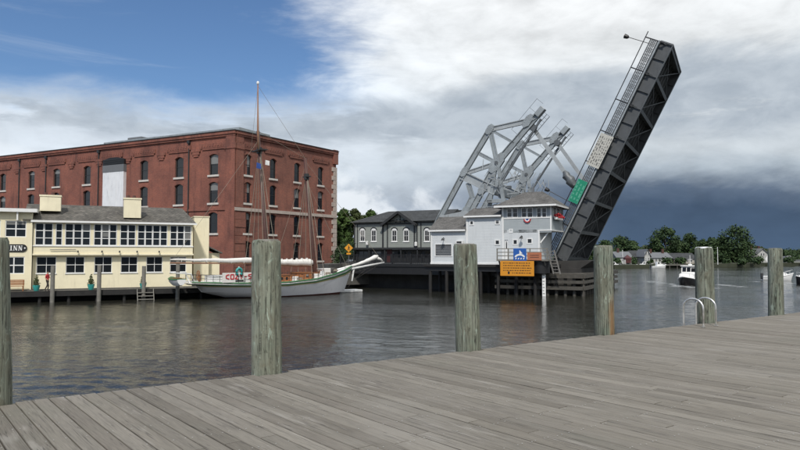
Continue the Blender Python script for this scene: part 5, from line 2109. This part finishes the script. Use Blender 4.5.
# schooner
sch = thing('schooner', SCH.world(0, 0, 0), SCH.a, 'white two-masted wooden schooner with furled sails moored by the brick mill', 'boat')
STN = [(-1.4, 1.45, .95, 1.35), (0, 1.40, 1.45, .6), (2, 1.32, 1.95, .05), (4.5, 1.27, 2.35, -.6), (7.5, 1.30, 2.45, -1.0), (10.5, 1.52, 2.25, -1.0), (13, 1.95, 1.55, -.9), (14.8, 2.35, .85, -.6), (16.0, 2.72, .10, .2)]


def hull_rows(f0, f1, out=0.0, lift=0.0):
    """hull skin between two heights given as fractions of the freeboard"""
    st = []
    for i, (x, zsh, hb, zk) in enumerate(STN):
        rows_ = []
        for f in (f0, (f0 + f1) / 2, f1):
            z = zsh * f if f >= 0 else f * 1.0
            z = max(z, zk) if f < .9 else z
            g = max(0.0, min(1.0, (z - zk) / (zsh - zk)))
            br = hb * (g ** .42) * (.93 + .07 * g)
            xr = -(1 - f) * (1.0 if i == len(STN) - 1 else (.45 if i == len(STN) - 2 else 0))
            xr += (1 - f) * (1.2 if i == 0 else 0)
            rows_.append((br + out, z + lift, xr))
        st.append((x, rows_))
    return loft(st)


hull_rows(-.9, .08).build('bottom', M['boot'], sch, smooth='auto')
hull_rows(.08, .80, .004).build('topsides', M['hull_white'], sch, smooth='auto')
hull_rows(.80, .87, .03).build('buff_stripe', M['hull_yellow'], sch, smooth='auto')
hull_rows(.87, .95, .05).build('green_stripe', M['hull_green'], sch, smooth='auto')
hull_rows(.95, 1.0, .03).build('deck_edge', M['white'], sch, smooth='auto')


def sheer(x):
    for (a, za, ha, _), (c, zc_, hc, _) in zip(STN, STN[1:]):
        if a <= x <= c:
            f = (x - a) / (c - a)
            return za + (zc_ - za) * f, ha + (hc - ha) * f
    return STN[-1][1], STN[-1][2]


# bulwark cap rail
for s in (-1, 1):
    b = MB()
    pts = []
    for i in range(24):
        x = -1.3 + 17.2 * i / 23
        z, h_ = sheer(x)
        pts.append((x, s * (h_ + .01), z + .12))
    b.tube(pts, .09, 6)
    b.build('cap_rail', M['hull_green' if s == -1 else 'white'], sch)
    b = MB()
    for i in range(24):
        x = -1.2 + 12.5 * i / 23
        z, h_ = sheer(x)
        b.beam((x, s * h_, z + .1), (x, s * h_, z + .78), .035, .035)
    for zz in (.45, .78):
        pts = []
        for i in range(16):
            x = -1.2 + 12.5 * i / 15
            z, h_ = sheer(x)
            pts.append((x, s * h_, z + zz))
        b.tube(pts, .016, 5)
    b.build('lifeline', M['rope_dark'], sch)
# deck houses
for x0, x1, hw, h_, m_, zz in ((.6, 4.0, 1.15, .75, 'white', 1.30), (7.0, 8.6, .8, .70, 'varnish', 1.30), (9.2, 10.9, .75, .72, 'varnish', 1.5), (12.2, 13.0, .45, .6, 'white', 1.95)):
    c = MB().box(x0, x1, -hw, hw, zz - .2, zz + h_).build('deck_house', M[m_], sch, bevel=.05)
    MB().box(x0 - .06, x1 + .06, -hw - .06, hw + .06, zz + h_ + .002, zz + h_ + .07).build('house_top', M['white' if m_ == 'white' else 'varnish'], c)
    for i in range(2):
        q = x0 + (x1 - x0) * (i + 1) / 3
        MB().box(q - .12, q + .12, -hw - .02, -hw, zz + .28, zz + h_ - .15).build('port', M['glass'], c)
for x0, x1, y0, y1, h_, m_ in ((4.6, 6.1, -.7, .7, .5, 'varnish'), (8.7, 9.1, -1.3, -.6, .5, 'canvas'), (11.4, 12.0, -.9, .9, .55, 'varnish'), (12.1, 12.9, -1.0, -.5, .8, 'canvas')):
    z, _ = sheer((x0 + x1) / 2)
    MB().box(x0, x1, y0, y1, z - .1, z + h_).build('deck_box', M[m_], sch, bevel=.04)
z, _ = sheer(13.7)
MB().tube([(13.7, -.5, z + .3), (13.7, .5, z + .3)], .28, 12).build('windlass', M['old_timber'], sch)
# stern: wheel, davits
wz = sheer(-.2)[0]
k = MB()
for i in range(12):
    a0, a1 = 2 * PI * i / 12, 2 * PI * (i + 1) / 12
    k.beam((-.4, .42 * math.cos(a0), wz + .75 + .42 * math.sin(a0)), (-.4, .42 * math.cos(a1), wz + .75 + .42 * math.sin(a1)), .05, .05)
for i in range(4):
    a0 = PI * i / 4
    k.beam((-.4, .5 * math.cos(a0), wz + .75 + .5 * math.sin(a0)), (-.4, -.5 * math.cos(a0), wz + .75 - .5 * math.sin(a0)), .03, .03)
k.box(-.36, -.2, -.12, .12, wz - .1, wz + .8)
k.build('ship_wheel', M['varnish'], sch)
for y in (-1.1, 1.1):
    MB().tube([(-.9, y * .6, wz), (-1.3, y * .7, wz + .9), (-2.6, y * .75, wz + 1.0)], .05, 8).build('davit', M['white'], sch)
# masts
mz = [(SCH.px(268, 266), SCH.px(258, 131)), (SCH.px(314, 266), SCH.px(305, 158))]
mtop = []
for i, (bs, tp) in enumerate(mz):
    bx_, tx_ = bs[0], tp[0]
    sl_ = (tx_ - bx_) / (tp[1] - bs[1])
    x0 = bx_ - sl_ * (bs[1] - .8)
    MB().tube([(x0, 0, .8), (bx_, 0, bs[1]), (tx_, 0, tp[1])], [.21, .2, .15], 12).build('mast', M['mast'], sch, smooth=True)
    mtop.append((tx_, tp[1], sl_, x0))
    z = tp[1] - 1.9
    x = tx_ - sl_ * 1.9
    k = MB()
    k.box(x - .35, x + .4, -1.0, 1.0, z - .05, z + .05) if i == 0 else k.box(x - .2, x + .25, -.5, .5, z - .05, z + .05)
    k.tube([(x, 0, z - .3), (x, 0, z + .3)], .26, 10)
    k.build('crosstree', M['char'], sch)
tx_, tz_ = SCH.px(257, 84)
MB().tube([(mtop[0][0] - .02, -.22, mtop[0][1] - 2.0), (mtop[0][0] - .1, -.22, mtop[0][1]), (tx_, -.2, tz_)], [.10, .10, .05], 10).build('topmast', M['mast_pale'], sch, smooth=True)
MB().ball((tx_, -.2, tz_ + .05), .14, 8, 6, (1, 1, 1.4)).build('truck', M['white'], sch)
# booms with furled sails
def furled(a, c, r0, r1, name='furled_sail'):
    a, c = Vector(a), Vector(c)
    n = 18
    pts, rs = [], []
    for i in range(n + 1):
        q = i / n
        p = a + (c - a) * q
        p.z += .02 * math.sin(q * 19) - .05 * math.sin(PI * q)
        pts.append(p)
        rs.append((r0 + (r1 - r0) * q) * (1 + .05 * math.sin(q * 41 + 1)))
    rs[0] *= .5
    rs[-1] *= .7
    MB().tube(pts, rs, 12).build(name, M['canvas'], sch, smooth=True)
    MB().tube([a + Vector((0, 0, -r1 - .02)), c + Vector((0, 0, -r1 - .05))], .07, 8).build('boom', M['mast_pale'], sch)


zb1, zb2 = SCH.z(170, 261), SCH.z(268, 260.5)
furled((SCH.x(170, 0, 261), -.05, zb1 + .12), (SCH.x(266, 0, 261), -.05, zb2 + .05), .08, .28)
furled((SCH.x(270.5, 0, 261), -.05, SCH.z(270, 261.5)), (SCH.x(312, 0, 262), -.05, SCH.z(312, 262.3)), .22, .36)
for q in range(7):
    for (pa, pb, r0) in ((175, 262, .24), (274, 309, .38)):
        p_ = pa + (pb - pa) * (q + .5) / 7
        if pa == 175:
            r0 = .10 + .18 * (q + .5) / 7
        else:
            r0 = .235 + .125 * (q + .5) / 7
        x_, z_ = SCH.px(p_, 261.3)
        MB().tube([(x_ - .02, -.05, z_ + .02), (x_ + .02, -.05, z_ + .02)], r0 - .005, 10).build('sail_tie', M['canvas'], sch)
r3 = random.Random(21)
for q in range(14):
    x_ = r3.uniform(4.2, 13.8)
    z_, h_ = sheer(x_)
    y_ = r3.uniform(-h_ + .35, -.3)
    kd = q % 3
    if kd == 0:
        MB().tube([(x_, y_, z_), (x_, y_, z_ + r3.uniform(.35, .7))], [.2, .18], 10).build('barrel', M[r3.choice(['varnish', 'old_timber', 'white'])], sch, smooth='auto')
    elif kd == 1:
        a_ = r3.uniform(.25, .5)
        MB().box(x_ - a_, x_ + a_, y_ - .2, y_ + .2, z_ - .02, z_ + r3.uniform(.3, .6)).build('locker', M[r3.choice(['varnish', 'canvas', 'old_timber'])], sch, bevel=.03)
    else:
        k = MB()
        for j in range(3):
            pts = [(x_ + (.26 - .03 * j) * math.cos(t * PI / 6), y_ + (.26 - .03 * j) * math.sin(t * PI / 6), z_ + .25 + .06 * j) for t in range(13)]
            k.tube(pts, .035, 5)
        tag(k.build('rope_coil', M['rope'], sch), kind='stuff')
# bowsprit with furled jib
b0, b1, b2 = SCH.px(345, 270), SCH.px(384, 262.6), SCH.px(377.5, 256)
MB().tube([(b0[0] - 1.5, 0, b0[1] - .35), (b0[0], 0, b0[1]), (b1[0], 0, b1[1])], [.17, .16, .09], 10).build('bowsprit', M['white'], sch, smooth=True)
n = 12
pts, rs = [], []
for i in range(n + 1):
    q = i / n
    pts.append((b0[0] + (b2[0] - b0[0]) * q, -.06, b0[1] + .25 + (b2[1] - b0[1] - .25) * q - .12 * math.sin(PI * q)))
    rs.append(.13 + .16 * q ** 2 + .02 * math.sin(q * 30))
rs[-1] = .12
MB().tube(pts, rs, 10).build('furled_jib', M['canvas'], sch, smooth=True)
MB().tube([pts[-2], (b2[0] + .35, -.05, b2[1] - .35), (b1[0] - .1, 0, b1[1] + .05)], [.16, .13, .07], 8).build('jib_tail', M['canvas'], sch, smooth=True)
k = MB()
dlf = (SCH.x(352, 0, 280), SCH.z(352, 281))
k.tube([(16.3, 0, 2.55), (dlf[0], 0, dlf[1])], [.11, .07], 8)
k.build('dolphin_striker', M['white'], sch)
k = MB()
for a_, c_ in (((b1[0] - .2, 0, b1[1]), (dlf[0], 0, dlf[1])), ((dlf[0], 0, dlf[1]), (15.6, 0, .6)), ((b1[0] - 1.5, 0, b1[1] - .1), (dlf[0], 0, dlf[1]))):
    k.tube([a_, c_], .018, 5)
k.build('bobstay', M['rope_dark'], sch)
# jib netting under the bowsprit
k = MB()
for i in range(9):
    q = i / 8
    p = Vector((b0[0] + (b1[0] - b0[0]) * q * .9, 0, b0[1] + (b1[1] - b0[1]) * q * .9))
    for s in (-1, 1):
        k.tube([p, (p.x, s * .55 * (1 - q), p.z - .5 + .3 * q)], .012, 4)
for s in (-1, 1):
    k.tube([(b0[0], s * .6, b0[1] - .5), (b1[0] - .3, 0, b1[1] - .1)], .014, 4)
k.build('bow_netting', M['rope_dark'], sch)
# standing rigging
for i, (tx2, tz2, sl_, x0) in enumerate(mtop):
    z = tz2 - 1.9
    x = tx2 - sl_ * 1.9
    for s in (-1, 1):
        for j, dxs in enumerate((-1.7, -.9, -.1)):
            xx = x0 + dxs
            zs_, hb = sheer(max(-1, xx))
            MB().tube([(x, s * .15, z), (xx, s * (hb + .05), zs_ + .3)], .026, 5).build('shroud', M['rope'], sch)
        k = MB()
        zs_, hb = sheer(x0 - .9)
        for r_ in range(1, 12):
            q = r_ / 16
            pa = Vector((x0 - 1.7, s * (hb + .05), zs_ + .3)).lerp(Vector((x, s * .15, z)), q)
            pb = Vector((x0 - .1, s * (hb + .05), zs_ + .3)).lerp(Vector((x, s * .15, z)), q)
            k.tube([pa, pb], .010, 4)
        tag(k.build('ratlines', M['rope_dark'], sch), kind='stuff')
for a_, c_, r_ in (((tx_, -.2, tz_ - .2), (mtop[1][0], 0, mtop[1][1]), .014), ((mtop[0][0], 0, mtop[0][1]), (mtop[1][0], 0, mtop[1][1]), .014),
                   ((mtop[1][0], 0, mtop[1][1] - .3), (b1[0] - .1, 0, b1[1]), .016), ((mtop[1][0], 0, mtop[1][1] - 2), (b0[0] + .4, 0, b0[1] + .1), .016),
                   ((tx_, -.2, tz_ - .3), (mtop[0][0] - .3, -.95, mtop[0][1] - 1.9), .012), ((tx_, -.2, tz_ - .3), (mtop[0][0] - .3, .95, mtop[0][1] - 1.9), .012),
                   ((mtop[0][0], 0, mtop[0][1] - 1.0), (SCH.x(172, 0, 261), 0, zb1), .014), ((mtop[1][0], 0, mtop[1][1] - 1.0), (SCH.x(275, 0, 261), 0, SCH.z(275, 261)), .014)):
    MB().tube([a_, c_], r_, 5).build('stay', M['rope'], sch)
# flags half-way up the main mast
fl = thing('flag_hoist', SCH.world(mtop[0][0] - .5, -.9, mtop[0][1] - 3.2), SCH.a, 'small blue and white flags hanging under the main crosstree', 'flag')
k = MB()
k.add([(0, 0, 0), (.5, .06, -.1), (.45, 0, -.6), (.0, .05, -.55), (0, .02, 0), (.5, .08, -.1), (.45, .02, -.6), (.0, .07, -.55)], [(0, 1, 2, 3), (7, 6, 5, 4), (0, 4, 5, 1), (1, 5, 6, 2), (2, 6, 7, 3), (3, 7, 4, 0)])
k.build('blue_flag', M['blue'], fl)
k = MB()
k.add([(.9, 0, .3), (1.35, .06, .25), (1.3, 0, -.2), (.9, .05, -.15), (.9, .02, .3), (1.35, .08, .25), (1.3, .02, -.2), (.9, .07, -.15)], [(0, 1, 2, 3), (7, 6, 5, 4), (0, 4, 5, 1), (1, 5, 6, 2), (2, 6, 7, 3), (3, 7, 4, 0)])
k.build('white_flag', M['white'], fl)
MB().tube([(.45, .03, 1.2), (.45, .03, -.7)], .012, 4).build('halyard', M['rope'], fl)
# lettered banner lashed to the lifeline: large red letters on white
x0, x1 = SCH.x(222, -2.0, 276), SCH.x(268, -2.0, 276)
zt_, zb_ = SCH.z(240, 272.6, -2.0), SCH.z(240, 282.3, -2.0)
bn = thing('lettered_banner', SCH.world(x0, -2.1, zb_), SCH.a + rad(3.0), 'white banner with large red letters hung along the schooner stern rail', 'banner')
Wb, Hb = x1 - x0, zt_ - zb_
MB().box(0, Wb, 0, .03, 0, Hb).build('cloth', M['canvas'], bn)


def stroke_text(txt, x, z, w, h, th, gap):
    """plain stroke letters from straight bars"""
    S = {'C': [((1, 1), (0, .8)), ((0, .8), (0, .2)), ((0, .2), (1, 0))], 'O': [((0, 0), (0, 1)), ((0, 1), (1, 1)), ((1, 1), (1, 0)), ((1, 0), (0, 0))],
         'Z': [((0, 1), (1, 1)), ((1, 1), (0, 0)), ((0, 0), (1, 0))], 'Y': [((0, 1), (.5, .5)), ((1, 1), (.5, .5)), ((.5, .5), (.5, 0))],
         'S': [((1, 1), (0, .9)), ((0, .9), (0, .55)), ((0, .55), (1, .45)), ((1, .45), (1, .1)), ((1, .1), (0, 0))], 'A': [((0, 0), (.5, 1)), ((.5, 1), (1, 0)), ((.2, .4), (.8, .4))],
         'I': [((.5, 0), (.5, 1))], 'L': [((0, 1), (0, 0)), ((0, 0), (1, 0))], 'D': [((0, 0), (0, 1)), ((0, 1), (.9, .75)), ((.9, .75), (.9, .25)), ((.9, .25), (0, 0))], '-': [((.15, .5), (.85, .5))]}
    b = MB()
    for ch in txt:
        for (p, q) in S.get(ch, []):
            b.beam((x + p[0] * w, -.015, z + p[1] * h), (x + q[0] * w, -.015, z + q[1] * h), .03, th, (0, 0, 1) if abs(p[1] - q[1]) < .5 else (1, 0, 0))
        x += w + gap
    return b


# letters blur together in the photograph: C O Z Y then a gap
for i, ch in enumerate('COZY-SA'):
    stroke_text(ch, Wb * .08 + i * Wb * .098, Hb * .36, Wb * .066, Hb * .46, .10, .1).build('letter', M['red'], bn)
MB().box(Wb * .28, Wb * .46, -.02, 0, .06, .2).build('black_tab', M['black'], bn)
# teal life ring cover on the rail
q = SCH.px(239, 272, -2.0)
lr = thing('life_ring', SCH.world(q[0], -2.05, q[1]), SCH.a, 'turquoise horseshoe life buoy on the schooner rail above the banner', 'life buoy')
k = MB()
pts = [(.26 * math.cos(a_), 0, .30 * math.sin(a_)) for a_ in [rad(-60 + i * 300 / 14) for i in range(15)]]
pts = [(.26 * math.sin(rad(-145 + i * 290 / 14)), 0, .32 * math.cos(rad(-145 + i * 290 / 14))) for i in range(15)]
k.tube(pts, .12, 8)
k.build('ring', M['teal'], lr, smooth=True)
MB().box(-.05, .05, .05, .12, -.4, .5).build('bracket', M['white'], lr)
# float at the bow
q = SCH.px(352, 289, 1.0)
fo = thing('mooring_float', SCH.world(q[0], 1.6, 0), SCH.a, 'low white mooring float at the schooner bow', 'float')
MB().box(-1.4, 1.3, -.7, .7, .02, .26).build('deck', M['white'], fo, bevel=.03)
MB().box(-1.3, 1.2, -.6, .6, -.3, .018).build('pontoon', M['old_timber'], fo)
# dinghy in the davits
q = SCH.px(184.5, 280.5)
dg = thing('stern_dinghy', SCH.world(-2.35, 0, q[1]), SCH.a + PI / 2, 'small white dinghy with green rail hung from the schooner stern davits', 'dinghy')
ds = [(-1.4, .38, .0), (-.7, .55, -.05), (.2, .6, -.05), (.9, .45, .0), (1.5, .06, .12)]
st = [(x, [(h * .35, -.35 + dz * 2), (h * .85, -.12 + dz), (h, .15 + dz)]) for x, h, dz in ds]
loft(st).build('hull', M['white'], dg, smooth='auto')
st = [(x, [(h + .03, .12 + dz), (h + .05, .16 + dz), (h + .03, .21 + dz)]) for x, h, dz in ds]
loft(st).build('gunwale', M['hull_green'], dg)
for x in (-.6, .3):
    MB().box(x - .12, x + .12, -.5, .5, .215, .245).build('thwart', M['varnish'], dg)


def motorboat(name, x, y, rz, L, hullm, lab, cabin=True, scale=1.0):
    t = thing(name, (x, y, 0), rz, lab, 'boat')
    w = L * .17
    stn = [(-L / 2, .62, w * .92), (-L / 4, .60, w), (0, .66, w), (L * .25, .82, w * .85), (L * .40, 1.0, w * .5), (L / 2, 1.15, .05)]
    st = []
    for i, (xx, zs_, hb) in enumerate(stn):
        xr = -.7 * L / 8 if i == 5 else 0
        st.append((xx, [(hb * .15, -.5, xr * 1.3), (hb * .82, 0.0, xr), (hb * .95, zs_ * .6, xr * .4), (hb, zs_, 0)]))
    loft(st).build('hull', M[hullm], t, smooth='auto')
    st = [(xx, [(hb + .02, zs_ - .05), (hb + .06, zs_), (hb + .01, zs_ + .08)]) for xx, zs_, hb in stn]
    loft(st).build('gunwale', M['white'], t)
    if cabin:
        h0 = .72
        ch = 1.75
        c = MB()
        c.prism([(-.6, h0), (L * .30, h0), (L * .24, h0 + .75), (L * .10, h0 + .85), (L * .06, h0 + ch), (-.8, h0 + ch)], -w * .72, w * .72)
        cb_ = c.build('cabin', M['white'], t, bevel=.04)
        MB().box(-1.5, L * .09, -w * .82, w * .82, h0 + ch + .002, h0 + ch + .1).build('cabin_roof', M['white'], t, bevel=.03)
        for s in (-1, 1):
            for i in range(3):
                xx = -.55 + i * .48
                MB().box(xx, xx + .40, s * w * .72 - .012, s * w * .72 + .012, h0 + 1.0, h0 + 1.55).build('pane', M['glass'], cb_)
        for i in range(3):
            yy = -w * .62 + i * w * .43
            k = MB()
            k.beam((L * .094, yy + w * .19, h0 + 1.02), (L * .070, yy + w * .19, h0 + 1.6), w * .36, .03, (1, 0, 0))
            k.build('windscreen', M['glass'], cb_)
        for s in (-1, 1):
            MB().beam((-1.4, s * w * .7, .6), (-1.4, s * w * .7, h0 + ch), .06, .06).build('roof_post', M['white'], t)
        k = MB()
        k.tube([(-.3, 0, h0 + ch + .1), (-.3, 0, h0 + ch + 1.5)], [.05, .03], 8)
        k.box(-.34, -.26, -.3, .3, h0 + ch + .9, h0 + ch + .96)
        k.build('mast', M['white'], t)
        MB().box(-.55, -.05, -.22, .22, h0 + ch + .1, h0 + ch + .3).build('radar', M['white'], t, bevel=.05)
    else:
        c = MB()
        c.prism([(-L * .05, .6), (L * .34, .78), (L * .24, 1.25), (L * .12, 1.30), (L * .02, 1.95), (-L * .14, 1.95), (-L * .16, .6)], -w * .6, w * .6)
        cb_ = c.build('cuddy', M['white'], t, bevel=.06)
        for s in (-1, 1):
            MB().box(-L * .10, L * .01, s * w * .6 - .012, s * w * .6 + .012, 1.35, 1.85).build('pane', M['glass'], cb_)
        k = MB()
        k.beam((L * .112, 0, 1.34), (L * .034, 0, 1.9), w * 1.0, .03, (1, 0, 0))
        k.build('windscreen', M['glass'], cb_)
        MB().box(-L / 2 - .25, -L / 2 + .1, -.25, .25, .2, 1.15).build('outboard', M['char'], t, bevel=.05)
    k = MB()
    for s in (-1, 1):
        pts = []
        for xx, zs_, hb in stn[3:]:
            pts.append((xx - .1, s * max(hb - .08, 0), zs_ + .55))
        k.tube(pts, .018, 5)
        for p in pts[:2]:
            k.beam(p, (p[0], p[1], p[2] - .55), .03, .03)
    k.build('bow_rail', M['stainless'], t)
    return t


q = on_z(690, 284.5, 0)
motorboat('workboat', q.x, q.y, rad(-126), 7.6, 'hull_black', 'black hulled workboat with white wheelhouse heading down the river')
q = on_z(778, 280.5, 0)
motorboat('motorboat', q.x, q.y, rad(-20), 4.3, 'white', 'small white cabin motorboat behind the last piling', cabin=False)
q = on_z(805, 284, 0)
motorboat('launch', q.x + .6, q.y, rad(-160), 5.0, 'hull_black', 'dark hulled small launch just past the white motorboat', cabin=False)
for i, (p, py, rz, L) in enumerate(((656, 268.2, 10, 5.0), (641, 268.0, 170, 4.0), (612, 268.2, 5, 5.0))):
    q = on_z(p, py, 0)
    motorboat('moored_boat', q.x, q.y - 2, rad(rz), L, 'white', ['white moored boat off the long white far shore house', 'little white boat moored off the tan far shore house', 'white boat moored near the red tent wharf'][i], cabin=False)
# little sailing dinghy beyond the bridge
q = on_z(591, 264.5, 0)
sd = thing('sailing_dinghy', (q.x, q.y, 0), rad(20), 'little sailing dinghy with a white triangular sail beyond the bridge fender', 'boat')
loft([(-1.6, [(.3, -.1), (.6, .2), (.65, .45)]), (0, [(.4, -.2), (.75, .2), (.8, .45)]), (1.7, [(.01, 0), (.03, .3), (.05, .55)])]).build('hull', M['white'], sd)
MB().tube([(.4, 0, .3), (.4, 0, 5.2)], .05, 8).build('mast', M['mast_pale'], sd)
k = MB()
k.add([(.35, 0, .9), (-1.7, .35, .9), (.35, 0, 5.0), (.35, .03, .9), (-1.7, .38, .9), (.35, .03, 5.0)], [(0, 1, 2), (5, 4, 3), (0, 3, 4, 1), (1, 4, 5, 2), (2, 5, 3, 0)])
k.build('sail', M['canvas'], sd)
# wake foam flecks
rng = np.random.default_rng(5)
fv = []
for (p0, y0, p1, y1, n_, sp_) in ((652, 281.5, 690, 287.5, 260, 1.6), (720, 284.5, 742, 287, 120, 1.2), (752, 281.5, 795, 283.5, 160, 1.0), (676, 286.5, 712, 288, 200, .6)):
    a_, c_ = on_z(p0, y0, 0), on_z(p1, y1, 0)
    for _ in range(n_):
        q = rng.random()
        cx = a_.x + (c_.x - a_.x) * q + rng.normal() * .5
        cy = a_.y + (c_.y - a_.y) * q + rng.normal() * sp_
        r_ = .05 + .22 * rng.random() ** 2
        fv += [(cx - r_ * 2, cy, .012), (cx, cy - r_ * .5, .012), (cx + r_ * 2, cy, .012), (cx, cy + r_ * .5, .012)]
o = mesh_quads('wake_foam', np.array(fv), M['foam'], None)
tag(o, kind='stuff')

# ------------------------------------------------------------------ inn landing: planters, bench, person
for i, (p, py0) in enumerate(((36.3, 288.5), (91, 286.5), (143, 286))):
    x = INN.x(p, -1.2, py0)
    w_ = INN.world(x, -1.2, .91)
    t = thing('potted_shrub', w_, 0, ['teal pot with a pointed evergreen beside the red-shirted person', 'teal pot with a pointed evergreen in the middle of the inn wall', 'teal pot with a small bush by the landing steps'][i], 'planter', 'planters along the inn')
    MB().tube([(0, 0, 0), (0, 0, .05), (0, 0, .42), (0, 0, .5)], [.18, .2, .3, .29], 14).build('pot', M['teal'], t, smooth='auto')
    rg = np.random.default_rng(70 + i)
    lobes = [(0, 0, .55 + .16 * j, .26 - .035 * j) for j in range(6)]
    mesh_quads('foliage', leaf_cloud(lobes, 500, .1, rg), M['leaf_olive'], t)
    MB().tube([(0, 0, .45), (0, 0, 1.3)], [.03, .01], 5).build('stem', M['bark'], t)
x = INN.x(13.5, -.9, 284)
bc = thing('landing_bench', INN.world(x, -.9, .91), INN.a, 'orange brown slatted wooden bench against the inn wall', 'bench')
for k in range(4):
    MB().box(-.8, .8, -.42 + k * .13, -.32 + k * .13, .42, .46).build('seat_slat', M['varnish'], bc)
for k in range(4):
    MB().box(-.8, .8, .12, .16, .52 + k * .12, .61 + k * .12).build('back_slat', M['varnish'], bc)
for a_ in (-.75, .7):
    for y in (-.4, .08):
        MB().box(a_, a_ + .06, y, y + .06, 0, .42 if y < 0 else .95).build('leg', M['varnish'], bc)


def person(loc, rz, shirt, lab, h=1.72):
    root = thing('person', loc, rz, lab, 'person')
    # one continuous skinned figure, mid-stride, one forearm raised to the front
    J = {'pel': (0, 0, .95), 'wst': (0, .01, 1.12), 'chs': (0, .0, 1.35), 'nck': (0, .01, 1.50), 'hd0': (0, -.01, 1.58), 'hd1': (0, -.02, 1.66), 'hd2': (0, -.01, 1.72),
         'hl': (-.10, 0, .90), 'kl': (-.11, -.16, .50), 'al': (-.11, -.10, .09), 'tl': (-.12, -.26, .04),
         'hr': (.10, 0, .90), 'kr': (.11, .06, .50), 'ar': (.11, .28, .11), 'tr': (.12, .16, .03),
         'sl': (-.19, 0, 1.42), 'el': (-.25, .06, 1.14), 'wl': (-.22, -.14, .98), 'fl': (-.2, -.22, .94),
         'sr': (.19, 0, 1.42), 'er': (.25, -.02, 1.14), 'wr': (.16, -.22, 1.16), 'fr': (.12, -.29, 1.18)}
    R = {'pel': (.16, .12), 'wst': (.14, .10), 'chs': (.17, .12), 'nck': (.055, .055), 'hd0': (.075, .085), 'hd1': (.085, .10), 'hd2': (.06, .07), 'hl': (.10, .10), 'kl': (.065, .065), 'al': (.045, .05), 'tl': (.04, .035),
         'hr': (.10, .10), 'kr': (.065, .065), 'ar': (.045, .05), 'tr': (.04, .035), 'sl': (.065, .065), 'el': (.045, .045), 'wl': (.032, .03), 'fl': (.035, .02),
         'sr': (.065, .065), 'er': (.045, .045), 'wr': (.032, .03), 'fr': (.035, .02)}
    E_ = [('pel', 'wst'), ('wst', 'chs'), ('chs', 'nck'), ('nck', 'hd0'), ('hd0', 'hd1'), ('hd1', 'hd2'), ('pel', 'hl'), ('hl', 'kl'), ('kl', 'al'), ('al', 'tl'), ('pel', 'hr'), ('hr', 'kr'), ('kr', 'ar'), ('ar', 'tr'),
          ('chs', 'sl'), ('sl', 'el'), ('el', 'wl'), ('wl', 'fl'), ('chs', 'sr'), ('sr', 'er'), ('er', 'wr'), ('wr', 'fr')]
    ks = list(J)
    me = bpy.data.meshes.new('body')
    me.from_pydata([J[k_] for k_ in ks], [(ks.index(a_), ks.index(c_)) for a_, c_ in E_], [])
    o = bpy.data.objects.new('body', me)
    COL.objects.link(o)
    o.modifiers.new('skin', 'SKIN')
    for k_, sv in zip(ks, me.skin_vertices[0].data):
        sv.radius = R[k_]
        sv.use_root = (k_ == 'pel')
    sb = o.modifiers.new('sub', 'SUBSURF')
    sb.levels = sb.render_levels = 2
    dg_ = bpy.context.evaluated_depsgraph_get()
    m2 = bpy.data.meshes.new_from_object(o.evaluated_get(dg_))
    bpy.data.objects.remove(o)
    m2.materials.clear()
    for mm in (M['skin'], M[shirt], M['denim'], M['hair']):
        m2.materials.append(mm)
    for p in m2.polygons:
        p.use_smooth = True
        c = p.center
        i = 0
        if c.z < .12:
            i = 3
        elif c.z < .99 and abs(c.x) < .19:
            i = 2
        elif c.z < 1.50 and not (c.z < 1.2 and (c.y < -.12 or abs(c.x) > .2)):
            i = 1
        elif c.z > 1.66 or (c.z > 1.56 and c.y > .03):
            i = 3
        p.material_index = i
    bo = bpy.data.objects.new('body', m2)
    COL.objects.link(bo)
    bo.parent = root
    root.scale = (h / 1.76,) * 3
    return root


x = INN.x(47.3, -1.7, 288)
person(INN.world(x, -1.7, .90), INN.a + rad(65), 'red', 'person in a red shirt and dark trousers walking along the inn landing')
